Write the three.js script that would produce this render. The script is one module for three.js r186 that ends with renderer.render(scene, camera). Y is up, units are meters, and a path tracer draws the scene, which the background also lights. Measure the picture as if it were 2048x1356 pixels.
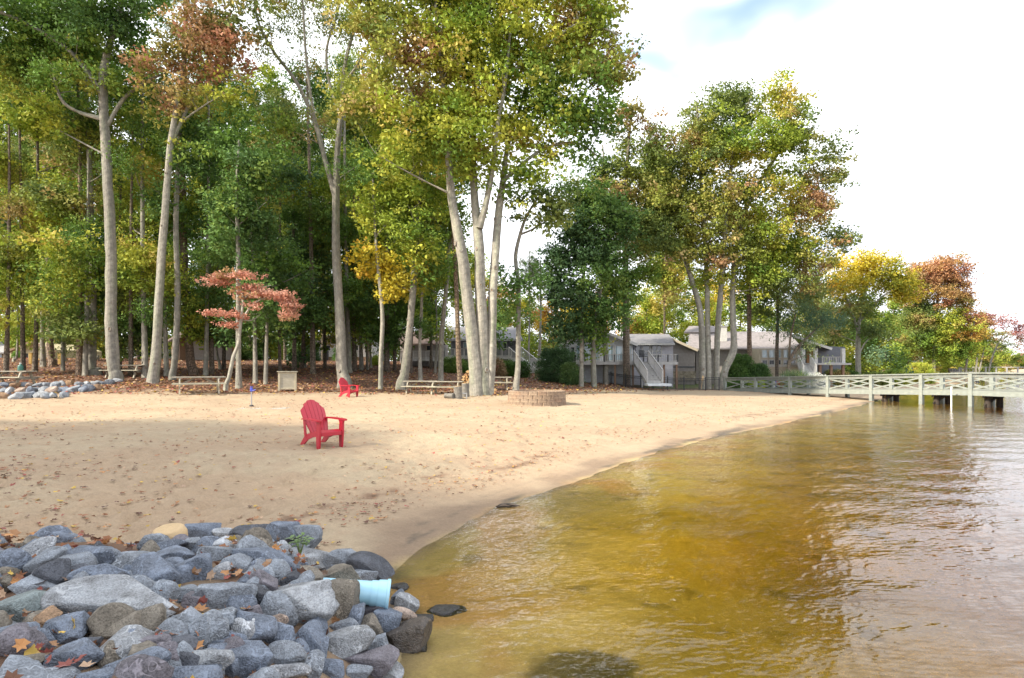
import * as THREE from 'three';
import { mergeGeometries, mergeVertices } from 'three/addons/utils/BufferGeometryUtils.js';
import { RoundedBoxGeometry } from 'three/addons/geometries/RoundedBoxGeometry.js';

// ------------------------------------------------------------------ camera, sky, sun, exposure
const F = 1250, CX = 1024, HORIZON = 735, EYE = 2.0;          // focal length and horizon of the photograph, eye height above the lake
const scene = new THREE.Scene();
const camera = new THREE.PerspectiveCamera(2 * Math.atan(HORIZON / F) * 180 / Math.PI, 2048 / 1470, 0.1, 3000);
camera.position.set(0, EYE, 0);
camera.lookAt(0, EYE, -10);
camera.setViewOffset(2048, 1470, 0, 0, 2048, 1356);
const renderer = new THREE.WebGLRenderer({ antialias: true });
renderer.toneMapping = THREE.LinearToneMapping;
renderer.toneMappingExposure = 1.8;
renderer.shadowMap.enabled = true;
const SUN_DIR = new THREE.Vector3(-0.74, 0.62, 0.42).normalize();
const sun = new THREE.DirectionalLight(new THREE.Color(1.0, 0.91, 0.75), 5.0);
sun.name = 'sun';
sun.position.copy(SUN_DIR).multiplyScalar(120).add(new THREE.Vector3(0, 0, -30));
sun.target.position.set(0, 0, -30);
sun.castShadow = true;
sun.shadow.radius = 5;
sun.shadow.mapSize.set(4096, 4096);
Object.assign(sun.shadow.camera, { left: -90, right: 90, top: 90, bottom: -90, near: 1, far: 400 });
scene.add(sun, sun.target);

// ------------------------------------------------------------------ noise and random numbers
function rng(seed) { let a = seed >>> 0; return () => { a = (a + 0x6d2b79f5) | 0; let t = Math.imul(a ^ (a >>> 15), 1 | a); t = (t + Math.imul(t ^ (t >>> 7), 61 | t)) ^ t; return ((t ^ (t >>> 14)) >>> 0) / 4294967296; }; }
const hash = (x, y, z) => { let h = Math.imul(x, 374761393) ^ Math.imul(y, 668265263) ^ Math.imul(z, 2147483647 - 61); h = Math.imul(h ^ (h >>> 13), 1274126177); return ((h ^ (h >>> 16)) >>> 0) / 4294967296; };
const fade = (t) => t * t * (3 - 2 * t), mix = (a, b, t) => a + (b - a) * t, clamp = (x, a = 0, b = 1) => Math.min(b, Math.max(a, x));
const smooth = (a, b, x) => { const t = clamp((x - a) / (b - a)); return t * t * (3 - 2 * t); };
function noise3(x, y, z) {
  const i = Math.floor(x), j = Math.floor(y), k = Math.floor(z), u = fade(x - i), v = fade(y - j), w = fade(z - k);
  return mix(mix(mix(hash(i, j, k), hash(i + 1, j, k), u), mix(hash(i, j + 1, k), hash(i + 1, j + 1, k), u), v),
    mix(mix(hash(i, j, k + 1), hash(i + 1, j, k + 1), u), mix(hash(i, j + 1, k + 1), hash(i + 1, j + 1, k + 1), u), v), w);
}
function noise2(x, y, s = 0) { const i = Math.floor(x), j = Math.floor(y), u = fade(x - i), v = fade(y - j); return mix(mix(hash(i, j, s), hash(i + 1, j, s), u), mix(hash(i, j + 1, s), hash(i + 1, j + 1, s), u), v); }
function fbm2(x, y, oct = 4, s = 0) { let a = 0.5, t = 0, n = 0; for (let o = 0; o < oct; o++) { t += a * noise2(x, y, s + o * 17); n += a; x = x * 2.03 + 7.1; y = y * 2.03 + 3.7; a *= 0.5; } return t / n; }
function fbm3(x, y, z, oct = 4) { let a = 0.5, t = 0, n = 0; for (let o = 0; o < oct; o++) { t += a * noise3(x, y, z); n += a; x = x * 2.03 + 5.2; y = y * 2.03 + 1.3; z = z * 2.03 + 8.8; a *= 0.5; } return t / n; }
function tiled(x, y, p, oct, s = 0) { let a = 0.5, t = 0, n = 0; for (let o = 0; o < oct; o++) { const i = Math.floor(x), j = Math.floor(y), u = fade(x - i), v = fade(y - j), m = (q) => ((q % p) + p) % p; t += a * mix(mix(hash(m(i), m(j), s + o), hash(m(i + 1), m(j), s + o), u), mix(hash(m(i), m(j + 1), s + o), hash(m(i + 1), m(j + 1), s + o), u), v); n += a; x *= 2; y *= 2; p *= 2; a *= 0.55; } return t / n; }

// ------------------------------------------------------------------ sky: bright broken cloud with a few pale blue gaps
{
  const W = 1536, H = 768, data = new Float32Array(W * H * 4);
  for (let r = 0; r < H; r++) for (let c = 0; c < W; c++) {
    const el = ((r + 0.5) / H - 0.5) * Math.PI, az = ((c + 0.5) / W - 0.5) * 2 * Math.PI;
    const y = Math.sin(el), x = Math.cos(el) * Math.cos(az), z = Math.cos(el) * Math.sin(az), q = Math.max(y, 0) + 0.22;
    const u = x / q, v = z / q, warp = fbm2(u * 1.3 + 4, v * 1.3, 4, 5);
    const cover = fbm2(u * 0.9 + warp * 1.4 + 3.3, v * 1.5 + warp + 8.1, 5, 31);
    let gap = smooth(0.40, 0.29, cover);
    const fx = -x / Math.min(z, -0.05), fy = -y / Math.min(z, -0.05);           // two wisps of blue that the photograph shows over the lake
    if (z < -0.2) {
      const n = (fbm2(u * 5, v * 5, 4, 77) - 0.5) * 0.16;
      const streak = (cx, cy, tilt, l, w) => { const dx = fx - cx, dy = fy - cy, a = dx * Math.cos(tilt) + dy * Math.sin(tilt), b = -dx * Math.sin(tilt) + dy * Math.cos(tilt) + n; return Math.exp(-(a * a) / (l * l) - (b * b) / (w * w)); };
      gap = Math.max(gap * 0.35, streak(0.40, 0.565, 0.16, 0.22, 0.06), 0.85 * streak(0.22, 0.50, 0.2, 0.1, 0.035), 0.55 * streak(0.64, 0.305, 0.36, 0.19, 0.034));
    }
    gap *= smooth(0.02, 0.2, y);
    const lum = 1.12 + 0.22 * (fbm2(u * 2 + 9, v * 2, 4, 3) - 0.5) + 0.1 * Math.max(0, x * SUN_DIR.x + y * SUN_DIR.y + z * SUN_DIR.z), o = (r * W + c) * 4;
    data[o] = mix(lum * 0.972, 0.32, gap); data[o + 1] = mix(lum * 1.0, 0.45, gap); data[o + 2] = mix(lum * 1.06, 0.64, gap); data[o + 3] = 1;
  }
  const t = new THREE.DataTexture(data, W, H, THREE.RGBAFormat, THREE.FloatType);
  t.mapping = THREE.EquirectangularReflectionMapping; t.magFilter = THREE.LinearFilter; t.needsUpdate = true;
  scene.background = t; scene.environment = t;
}

// ------------------------------------------------------------------ helpers for naming, parts and geometry
const ORD = 'first second third fourth fifth sixth seventh eighth ninth tenth eleventh twelfth thirteenth fourteenth fifteenth sixteenth seventeenth eighteenth nineteenth twentieth twenty-first twenty-second twenty-third twenty-fourth twenty-fifth twenty-sixth twenty-seventh twenty-eighth twenty-ninth thirtieth thirty-first thirty-second thirty-third thirty-fourth'.split(' ');
const taken = new Map();
function numbered(name) { const n = taken.get(name) ?? 0; taken.set(name, n + 1); return n ? name + '_' + String(n).padStart(3, '0') : name; }
function thing(name, label, category, [x, y, z] = [0, 0, 0], turn = 0, group, kind) {
  const o = new THREE.Group(); o.name = numbered(name); o.position.set(x, y, z); o.rotation.y = turn; scene.add(o);
  o.userData = { label, category }; if (group) o.userData.group = group; if (kind) o.userData.kind = kind;
  return o;
}
function part(parent, name, geo, mat, kind) {
  const g = Array.isArray(geo) ? (geo.length > 1 ? mergeGeometries(geo.map((q) => (q.index ? q.toNonIndexed() : q))) : geo[0]) : geo;
  const m = new THREE.Mesh(g, mat); m.name = name; m.castShadow = m.receiveShadow = true; if (kind) m.userData.kind = kind; parent.add(m); return m;
}
function single(name, label, category, geo, mat, [x, y, z] = [0, 0, 0], turn = 0, group, kind) {
  const m = part(scene, numbered(name), geo, mat); m.position.set(x, y, z); m.rotation.y = turn;
  m.userData = kind === 'structure' ? { kind } : { label, category }; if (group) m.userData.group = group; if (kind) m.userData.kind = kind; return m;
}
function metreUv(g) {                                          // uv in metres by the dominant axis of every face
  if (g.index) g = g.toNonIndexed();
  const p = g.attributes.position, uv = new Float32Array(p.count * 2), a = new THREE.Vector3(), b = new THREE.Vector3(), c = new THREE.Vector3();
  for (let i = 0; i < p.count; i += 3) {
    a.fromBufferAttribute(p, i); b.fromBufferAttribute(p, i + 1).sub(a); c.fromBufferAttribute(p, i + 2).sub(a); b.cross(c);
    const ax = Math.abs(b.x), ay = Math.abs(b.y), az = Math.abs(b.z);
    for (let k = 0; k < 3; k++) { const x = p.getX(i + k), y = p.getY(i + k), z = p.getZ(i + k), [u, v] = ay >= ax && ay >= az ? [x, z] : ax >= az ? [z, y] : [x, y]; uv[(i + k) * 2] = u; uv[(i + k) * 2 + 1] = v; }
  }
  g.setAttribute('uv', new THREE.BufferAttribute(uv, 2)); return g;
}
const M4 = new THREE.Matrix4(), Q4 = new THREE.Quaternion(), E4 = new THREE.Euler();
function moved(g, x, y, z, rx = 0, ry = 0, rz = 0) { g.applyMatrix4(M4.compose(new THREE.Vector3(x, y, z), Q4.setFromEuler(E4.set(rx, ry, rz)), new THREE.Vector3(1, 1, 1))); return g; }
function box(w, h, d, x = 0, y = 0, z = 0, rx = 0, ry = 0, rz = 0) { return moved(metreUv(new THREE.BoxGeometry(w, h, d)), x, y, z, rx, ry, rz); }
function rbox(w, h, d, x = 0, y = 0, z = 0, rx = 0, ry = 0, rz = 0, r = 0.012) { return moved(metreUv(new RoundedBoxGeometry(w, h, d, 1, Math.min(r, w / 3, h / 3, d / 3))), x, y, z, rx, ry, rz); }
function bar(a, b, w, h) {                                     // a squared timber from a to b
  const d = new THREE.Vector3().subVectors(b, a), len = d.length(), g = metreUv(new THREE.BoxGeometry(w, h, len));
  const q = new THREE.Matrix4().lookAt(a, b, Math.abs(d.y) > 0.98 * len ? new THREE.Vector3(1, 0, 0) : new THREE.Vector3(0, 1, 0));
  g.applyMatrix4(q); g.translate((a.x + b.x) / 2, (a.y + b.y) / 2, (a.z + b.z) / 2); return g;
}
const V = (x, y, z) => new THREE.Vector3(x, y, z);
const RGB = (r, g, b) => new THREE.Color().setRGB(r, g, b);
const at = (px, py, D) => V((px - CX) * D / F, EYE + (HORIZON - py) * D / F, -D);   // the point of the place at that distance which the photograph shows there
const wide = (px, D) => px * D / F;

// ------------------------------------------------------------------ computed textures (grain, stains, bark, wood)
function tex(size, fn, srgb = false) {
  const d = new Uint8Array(size * size * 4);
  for (let y = 0; y < size; y++) for (let x = 0; x < size; x++) { const c = fn(x / size, y / size), o = (y * size + x) * 4; for (let k = 0; k < 3; k++) d[o + k] = clamp(Array.isArray(c) ? c[k] : c) * 255; d[o + 3] = 255; }
  const t = new THREE.DataTexture(d, size, size); t.wrapS = t.wrapT = THREE.RepeatWrapping; t.magFilter = THREE.LinearFilter; t.minFilter = THREE.LinearMipmapLinearFilter; if (srgb) t.colorSpace = THREE.SRGBColorSpace; t.needsUpdate = true; return t;
}
const rep = (t, u, v = u) => { const c = t.clone(); c.repeat.set(u, v); c.needsUpdate = true; return c; };
const grainT = tex(512, (x, y) => { const n = 0.55 * tiled(x * 64, y * 64, 64, 3, 2) + 0.45 * tiled(x * 8, y * 8, 8, 4, 9), s = hash(Math.floor(x * 512), Math.floor(y * 512), 5); const v = 0.66 + 0.42 * n + (s > 0.985 ? -0.3 : s < 0.02 ? 0.12 : 0); return [v, v * 0.99, v * 0.97]; });
const lumpT = tex(512, (x, y) => 0.5 * tiled(x * 10, y * 10, 10, 5, 21) + 0.3 * tiled(x * 48, y * 48, 48, 3, 4) + 0.2 * hash(Math.floor(x * 512), Math.floor(y * 512), 8));
const stoneT = tex(1024, (x, y) => {
  const n = tiled(x * 6, y * 6, 6, 6, 40), f = tiled(x * 90, y * 90, 90, 2, 43), wx = tiled(x * 5, y * 5, 5, 4, 51) * 0.5, wy = tiled(x * 5, y * 5, 5, 4, 57) * 0.5;
  const r1 = Math.abs(tiled((x + wx) * 3, (y + wy) * 3, 3, 3, 61) - 0.5), r2 = Math.abs(tiled((x - wy) * 7, (y + wx) * 7, 7, 2, 67) - 0.5), blot = smooth(0.5, 0.72, tiled(x * 4, y * 4, 4, 5, 71));
  const vein = Math.max(smooth(0.012, 0.002, r1) * smooth(0.45, 0.6, tiled(x * 3, y * 3, 3, 2, 74)), 0.7 * smooth(0.02, 0.004, r2) * smooth(0.5, 0.7, tiled(x * 2, y * 2, 2, 3, 79)));
  let v = 0.2 + 0.62 * n + 0.42 * (f - 0.5) + 0.22 * blot; v = mix(v, 0.98, vein * 0.75); return [v * mix(1.02, 0.96, n), v, v * mix(0.97, 1.03, n)];
});
const stoneB = tex(512, (x, y) => 0.6 * tiled(x * 9, y * 9, 9, 6, 81) + 0.25 * tiled(x * 60, y * 60, 60, 2, 85) + 0.15 * Math.abs(tiled(x * 5, y * 5, 5, 3, 88) - 0.5) * 2);
const barkSmoothT = tex(512, (x, y) => { const n = tiled(x * 6, y * 9, 9, 5, 101), f = tiled(x * 24, y * 7, 24, 4, 103), l = smooth(0.52, 0.72, tiled(x * 5, y * 8, 8, 5, 108)), k = smooth(0.66, 0.74, tiled(x * 3, y * 22, 22, 3, 112)) * smooth(0.5, 0.7, tiled(x * 4, y * 4, 4, 3, 115)) * 0.3; const v = 0.30 + 0.44 * n + 0.38 * f - k * 0.4; return [v + l * 0.24, v * 0.99 + l * 0.25, v * 0.95 + l * 0.2]; });
const barkSmoothB = tex(512, (x, y) => 0.5 * tiled(x * 10, y * 6, 10, 5, 120) + 0.35 * tiled(x * 28, y * 6, 28, 4, 124) + 0.15 * tiled(x * 3, y * 30, 30, 2, 126));
const plate = (x, y) => { let best = 9, second = 9, id = 0; const nx = 9, ny = 6, gx = x * nx, gy = y * ny; for (let j = -1; j <= 1; j++) for (let i = -1; i <= 1; i++) { const cx = Math.floor(gx) + i, cy = Math.floor(gy) + j, mx = ((cx % nx) + nx) % nx, my = ((cy % ny) + ny) % ny; const d = Math.hypot(cx + 0.15 + 0.7 * hash(mx, my, 1) - gx, (cy + 0.15 + 0.7 * hash(mx, my, 2) - gy) * 0.8); if (d < best) { second = best; best = d; id = hash(mx, my, 3); } else if (d < second) second = d; } return [second - best, id]; };
const barkPlateT = tex(512, (x, y) => { const [e, id] = plate(x + 0.03 * tiled(x * 20, y * 20, 20, 3, 130), y), n = tiled(x * 30, y * 30, 30, 3, 133), v = mix(0.22, 0.62 + 0.3 * id, smooth(0.02, 0.22, e)) + 0.35 * (n - 0.5); return [v, v * 0.95, v * 0.9]; });
const barkPlateB = tex(512, (x, y) => smooth(0.0, 0.3, plate(x + 0.03 * tiled(x * 20, y * 20, 20, 3, 130), y)[0]) * 0.8 + 0.2 * tiled(x * 30, y * 30, 30, 3, 133));
const woodT = tex(512, (x, y) => { const g = tiled(x * 3, y * 60, 60, 4, 140), n = tiled(x * 6, y * 6, 6, 4, 144), v = 0.62 + 0.34 * g + 0.24 * (n - 0.5); return [v, v * 0.985, v * 0.96]; });
const shingleT = tex(512, (x, y) => { const row = Math.floor(y * 14), c = Math.floor(x * 9 + (row % 2) * 0.5), v = 0.66 + 0.3 * hash(c % 9, row, 150) + 0.28 * (tiled(x * 50, y * 50, 50, 2, 152) - 0.5) + 0.2 * (tiled(x * 4, y * 4, 4, 3, 155) - 0.5); return [v, v * 0.98, v * 0.97]; });
const std = (color, o = {}) => new THREE.MeshStandardMaterial({ color, roughness: 0.85, ...o });

// ------------------------------------------------------------------ the lie of the land (x to the right, d away from the camera)
function lineDistance(pts, x, d) {                            // signed distance to a polyline, positive on its left
  let best = 1e9, sign = 1;
  for (let i = 0; i < pts.length - 1; i++) {
    const [ax, ay] = pts[i], [bx, by] = pts[i + 1], ex = bx - ax, ey = by - ay, t = clamp(((x - ax) * ex + (d - ay) * ey) / (ex * ex + ey * ey)), qx = x - ax - t * ex, qy = d - ay - t * ey, r = qx * qx + qy * qy;
    if (r < best) { best = r; sign = ex * (d - ay) - ey * (x - ax) >= 0 ? 1 : -1; }
  }
  return sign * Math.sqrt(best);
}
const SHORE = [[-40, -320], [-6, -60], [-1.6, -10], [-0.85, 0], [-0.72, 3.6], [-0.8, 4.9], [-1.15, 5.7], [-1.1, 6.2], [-0.9, 7.2], [-0.17, 8.8], [0.9, 10.6], [2.4, 13.2], [5.2, 17.2], [9.1, 21.7], [14.4, 28], [20.2, 35.2], [25.5, 42], [31, 50], [41, 60], [74, 100], [120, 150], [205, 250], [330, 370], [620, 440], [900, 460]];
const BACK = [[-400, 30], [-80, 22], [-30, 25.5], [-22, 27.5], [-17, 29.5], [-12, 33], [-6, 35], [-1, 33.5], [3, 36.5], [8, 44], [14, 49], [19, 54], [27, 61], [37, 78], [64, 112], [112, 170], [190, 280], [320, 420], [620, 500]];
const PROFILE = [[-400, -4], [-60, -3], [-25, -2.4], [-10, -1.3], [-5, -0.62], [-3, -0.33], [-1.5, -0.12], [0, 0], [1.2, 0.085], [3, 0.22], [6, 0.35], [12, 0.44], [20, 0.56], [30, 0.72], [60, 1.0], [400, 1.3]];
function ramp(table, s) { if (s <= table[0][0]) return table[0][1]; for (let i = 1; i < table.length; i++) if (s < table[i][0]) { const [a, b] = table[i - 1], [c, e] = table[i]; return mix(b, e, (s - a) / (c - a)); } return table[table.length - 1][1]; }
const pile = (x, d) => smooth(6.05, 5.2, d + 0.25 * (x + 3) * (x > -2 ? 1.1 : 0.12)) * smooth(-0.72, -1.9, x) * smooth(-12, -7, x) * smooth(-9, -5, d);
function land(x, d) {                                         // smooth height, shore distance, distance behind the sand's back edge
  const s = lineDistance(SHORE, x, d), b = lineDistance(BACK, x, d);
  let h = ramp(PROFILE, s);
  if (h > 0 && x > 5) h *= mix(1, 0.48, smooth(5, 15, x) * smooth(120, 70, d));
  const slope = mix(0.062, 0.03, smooth(-4, 9, x));
  if (b > -6) h += slope * (b > 3 ? Math.min(b, 30) + Math.max(0, b - 30) * 0.12 - 1.3 : (b + 6) * (b + 6) / 81 * 1.7) ;
  const p = pile(x, d);
  if (p > 0) h = mix(h, 0.5 + 0.05 * smooth(4.5, 2.5, d), p);
  h += 0.32 * Math.exp(-((x + 19) ** 2) / 16 - ((d - 30.5) ** 2) / 5);              // the low sand hump before the tables
  return { h, s, b, p };
}
const heightAt = (x, z) => land(x, -z).h;
function hit(px, py, far = 140) {                             // where the line of sight through that place in the photograph meets the land
  const dx = (px - CX) / F, dy = (HORIZON - py) / F;
  let a = 1.5;
  for (let d = 1.5; d < far; d += 0.25) { if (EYE + dy * d <= land(dx * d, d).h) { let lo = a, hi = d; for (let k = 0; k < 18; k++) { const m = (lo + hi) / 2; if (EYE + dy * m <= land(dx * m, m).h) hi = m; else lo = m; } return V(dx * hi, land(dx * hi, hi).h, -hi); } a = d; }
  return V(dx * far, land(dx * far, far).h, -far);
}

// ground sheet: rings round the camera, finest in front of it, out past the horizon
const angles = [], radii = [0];
for (let a = -Math.PI; a < Math.PI - 1e-6;) { angles.push(a); a += Math.abs(a) < 0.74 ? 0.0072 : Math.abs(a) < 1.1 ? 0.02 : 0.05; }
for (let r = 0.9; r < 1400;) { radii.push(r); r *= r < 60 ? 1.0085 : r < 140 ? 1.02 : 1.06; }
function rings(fn, keep) {                                   // fn(x, d, r) -> [y, r, g, b]
  const n = angles.length, pos = [], col = [], idx = [], index = new Int32Array(n * radii.length).fill(-1), info = [];
  for (let i = 0; i < radii.length; i++) for (let j = 0; j < n; j++) {
    const r = radii[i], x = Math.sin(angles[j]) * r, d = Math.cos(angles[j]) * r; info.push([x, d, r]);
  }
  const val = info.map(([x, d, r]) => fn(x, d, r));
  const use = (k) => { if (index[k] < 0) { index[k] = pos.length / 3; pos.push(info[k][0], val[k][0], -info[k][1]); col.push(val[k][1], val[k][2], val[k][3]); } return index[k]; };
  for (let i = 0; i < radii.length - 1; i++) for (let j = 0; j < n; j++) {
    const a = i * n + j, b = i * n + (j + 1) % n, c = a + n, e = b + n;
    if (keep && !(keep(val[a]) || keep(val[b]) || keep(val[c]) || keep(val[e]))) continue;
    if (i > 0) idx.push(use(a), use(b), use(e)); idx.push(use(a), use(e), use(c));
  }
  const g = new THREE.BufferGeometry();
  g.setAttribute('position', new THREE.Float32BufferAttribute(pos, 3)); g.setAttribute('color', new THREE.Float32BufferAttribute(col, 3)); g.setIndex(idx);
  const uv = new Float32Array(pos.length / 3 * 2); for (let i = 0; i < uv.length / 2; i++) { uv[i * 2] = pos[i * 3]; uv[i * 2 + 1] = pos[i * 3 + 2]; }
  g.setAttribute('uv', new THREE.BufferAttribute(uv, 2)); g.computeVertexNormals();
  return g;
}
const dents = []; { const r = rng(77); for (let k = 0; k < 5200; k++) { const d = 4 + 30 * Math.pow(r(), 1.3), x = (r() * 1.7 - 0.95) * d; dents.push([x, d, r() * 6.28, 0.7 + 0.5 * r()]); } }
const cells = new Map(); for (const q of dents) { const key = Math.floor(q[0]) + ',' + Math.floor(q[1]); cells.has(key) ? cells.get(key).push(q) : cells.set(key, [q]); }
function footprints(x, d) {
  let h = 0; const ci = Math.floor(x), cj = Math.floor(d);
  for (let i = -1; i <= 1; i++) for (let j = -1; j <= 1; j++) for (const [px, pd, a, m] of cells.get((ci + i) + ',' + (cj + j)) ?? []) {
    const dx = x - px, dy = d - pd, u = (dx * Math.cos(a) + dy * Math.sin(a)) / 0.17, v = (-dx * Math.sin(a) + dy * Math.cos(a)) / 0.09, q = u * u + v * v;
    if (q < 9) h += m * (-0.038 * Math.exp(-q) + 0.018 * Math.exp(-((Math.sqrt(q) - 1.5) ** 2) * 4));
  }
  return h;
}
const lerp3 = (a, b, t) => [mix(a[0], b[0], t), mix(a[1], b[1], t), mix(a[2], b[2], t)];
const SAND = [0.44, 0.345, 0.23], SAND2 = [0.40, 0.285, 0.185], WET = [0.27, 0.19, 0.125], SILT = [0.06, 0.058, 0.05], BED = [0.58, 0.44, 0.20], BED2 = [0.44, 0.33, 0.13], RUST = [0.52, 0.29, 0.11], WEED = [0.045, 0.036, 0.018], LITTER = [0.125, 0.056, 0.03], LITTER2 = [0.21, 0.12, 0.066], LAWN = [0.11, 0.155, 0.035];
function groundAt(x, d, r) {
  const L = land(x, d), near = r < 60; let h = L.h;
  const wob = (fbm2(x * 0.55, d * 0.55, 3, 200) - 0.5), wig = fbm2(x * 2.2, d * 2.2, 3, 210) - 0.5, edge = L.s + wob * 0.9;
  const dry = smooth(0.9, 2.6, edge), sandy = smooth(3, -2, L.b + wob * 5 + wig * 2.5) * (1 - L.p);
  if (near) {
    h += dry * sandy * ((fbm2(x * 2.6, d * 2.6, 3, 220) - 0.5) * 0.085 + (fbm2(x * 0.35, d * 0.35, 2, 225) - 0.5) * 0.12 + footprints(x, d));
    h += (1 - sandy) * smooth(0, 3, L.s) * (fbm2(x * 1.6, d * 1.6, 4, 230) - 0.5) * 0.12;
    if (L.s < 0.5) h += smooth(0.5, -1, L.s) * (fbm2(x * 0.9, d * 0.9, 3, 235) - 0.5) * 0.12 * smooth(0, -0.8, L.s);
    h += smooth(1.6, 0.4, edge) * (fbm2(x * 0.8 + 3, d * 0.8, 3, 237) - 0.5) * 0.03;
  }
  let c = lerp3(SAND, SAND2, smooth(0.35, 0.68, fbm2(x * 0.45, d * 0.45, 4, 240)) * 0.75);
  c = lerp3(c, SAND2, 0.5 * smooth(0.5, 0.62, fbm2(x * 3, d * 3, 3, 244)));
  c = lerp3(WET, c, smooth(0.2, 0.75, edge + wig * 0.5));
  // silt and dark sand left in streaks along the waterline
  const along = 0.62 * x + 0.78 * d, across = L.s, streak = fbm2(along * 0.8, across * 5 + 11, 4, 250);
  c = lerp3(c, SILT, 0.8 * smooth(0.53, 0.63, streak) * smooth(-1.9, -0.7, across) * smooth(0.75, 0.1, across));
  if (L.s < 0.25) {
    const deep = smooth(0.2, -0.25, L.s + wig * 0.35);
    let bed = lerp3(BED, BED2, smooth(0.35, 0.7, fbm2(x * 0.7, d * 0.7, 5, 260)));
    bed = lerp3(bed, RUST, 0.75 * smooth(-2.2, -0.4, L.s + wob) * smooth(0.42, 0.6, fbm2(x * 1.1 + 2, d * 1.1, 4, 264)));
    const px = x - 0.55, pd = d - 4.15, patch = Math.hypot(px * 1.25, pd * 1.5) + (fbm2(x * 3, d * 3, 4, 268) - 0.5) * 0.9;
    bed = lerp3(bed, WEED, 0.75 * smooth(0.66, 0.3, patch));
    bed = lerp3(bed, WEED, 0.4 * smooth(0.62, 0.8, fbm2(x * 2.4, d * 2.4, 4, 272)));
    c = lerp3(c, bed, deep);
  }
  // drift line of bark and leaf crumbs
  c = lerp3(c, [0.16, 0.08, 0.045], 0.7 * smooth(0.25, 0.02, Math.abs(edge - 1.75 - wig * 0.7)) * smooth(0.42, 0.62, fbm2(x * 5, d * 5, 3, 276)) * smooth(0.4, 0.6, fbm2(x * 0.4, d * 0.4, 2, 278)));
  let lit = lerp3(LITTER, LITTER2, smooth(0.45, 0.7, fbm2(x * 1.3, d * 1.3, 5, 280)) * 0.8);
  const lawn = smooth(9, 12, x) * smooth(47, 50, d) * smooth(0.3, 0.6, fbm2(x * 0.3, d * 0.3, 3, 290) + 0.15) * smooth(120, 80, d) * smooth(0, 3, L.b);
  const tuft = smooth(0.55, 0.7, fbm2(x * 0.5, d * 0.5, 4, 294)) * 0.5 * smooth(-2, 2, x) * smooth(11, 8, x) * smooth(6, 3, L.b);
  lit = lerp3(lit, LAWN, Math.max(lawn, tuft));
  c = lerp3(c, lit, (1 - sandy) * smooth(0.2, 1.5, L.s));
  if (L.p > 0) c = lerp3(c, lerp3([0.24, 0.17, 0.11], [0.16, 0.09, 0.055], smooth(0.45, 0.6, fbm2(x * 3, d * 3, 3, 298))), smooth(0.2, 0.7, L.p));
  return [h, ...c];
}
const ground = part(scene, 'ground', rings(groundAt), std(0xffffff, { vertexColors: true, roughness: 0.95, map: rep(grainT, 0.9), bumpMap: rep(lumpT, 0.7), bumpScale: 0.035 }));
ground.userData = { kind: 'structure' };

// ------------------------------------------------------------------ the lake: thin tannin-stained water, small wind ripples
const WAVES = []; { const r = rng(5); for (let k = 0; k < 60; k++) { const len = 0.05 * Math.pow(9, Math.pow(r(), 1.35)), n = 5, dirA = 1.05 + (r() + r() + r() - 1.5) * 1.1; WAVES.push([Math.round(Math.cos(dirA) * n / len), Math.round(Math.sin(dirA) * n / len), r() * 6.28, Math.pow(len, 0.95)]); } }
const rippleT = (() => {
  const S = 1024, h = new Float32Array(S * S); let lo = 1e9, hi = -1e9;
  const tab = new Float32Array(4096); for (let i = 0; i < 4096; i++) { const s = Math.sin(i / 4096 * 6.28318); tab[i] = 1 - Math.pow(1 - (s * 0.5 + 0.5), 1.6) * 2; }
  for (let y = 0; y < S; y++) for (let x = 0; x < S; x++) { let v = 0; const q = tiled(x / S * 4, y / S * 4, 4, 2, 300) * 0.9; for (const [kx, ky, ph, a] of WAVES) v += a * tab[(Math.floor(((kx * x + ky * y) / S + ph / 6.28318 + q) * 4096) % 4096 + 4096) % 4096]; h[y * S + x] = v; lo = Math.min(lo, v); hi = Math.max(hi, v); }
  const d = new Float32Array(S * S * 4); for (let i = 0; i < S * S; i++) { const v = (h[i] - lo) / (hi - lo); d[i * 4] = d[i * 4 + 1] = d[i * 4 + 2] = v; d[i * 4 + 3] = 1; }
  const t = new THREE.DataTexture(d, S, S, THREE.RGBAFormat, THREE.FloatType); t.wrapS = t.wrapT = THREE.RepeatWrapping; t.magFilter = THREE.LinearFilter; t.needsUpdate = true; return t;
})();
const swell = (x, d) => { const w = fbm2(x * 0.25, d * 0.25, 2, 310) * 5; return 0.004 * Math.sin(x * 1.1 + d * 4.6 + w * 1.3) + 0.0025 * Math.sin(-x * 2.2 + d * 6.1 + w * 2) + 0.0015 * Math.sin(x * 4.1 + d * 5.2 + w); };
const lake = part(scene, 'water', rings((x, d, r) => { const L = land(x, d); return [r < 45 ? swell(x, d) * smooth(45, 25, r) * smooth(0.3, -1.2, L.s) : 0, 1, 1, 1, L.h]; }, (v) => v[4] < 0.25),
  new THREE.MeshPhysicalMaterial({ color: 0xffffff, transmission: 1, roughness: 0.0, thickness: 1, ior: 1.33, attenuationColor: RGB(0.68, 0.56, 0.12), attenuationDistance: 0.6, bumpMap: rep(rippleT, 1 / 5), bumpScale: 0.012 }));
lake.userData = { kind: 'structure' };

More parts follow.
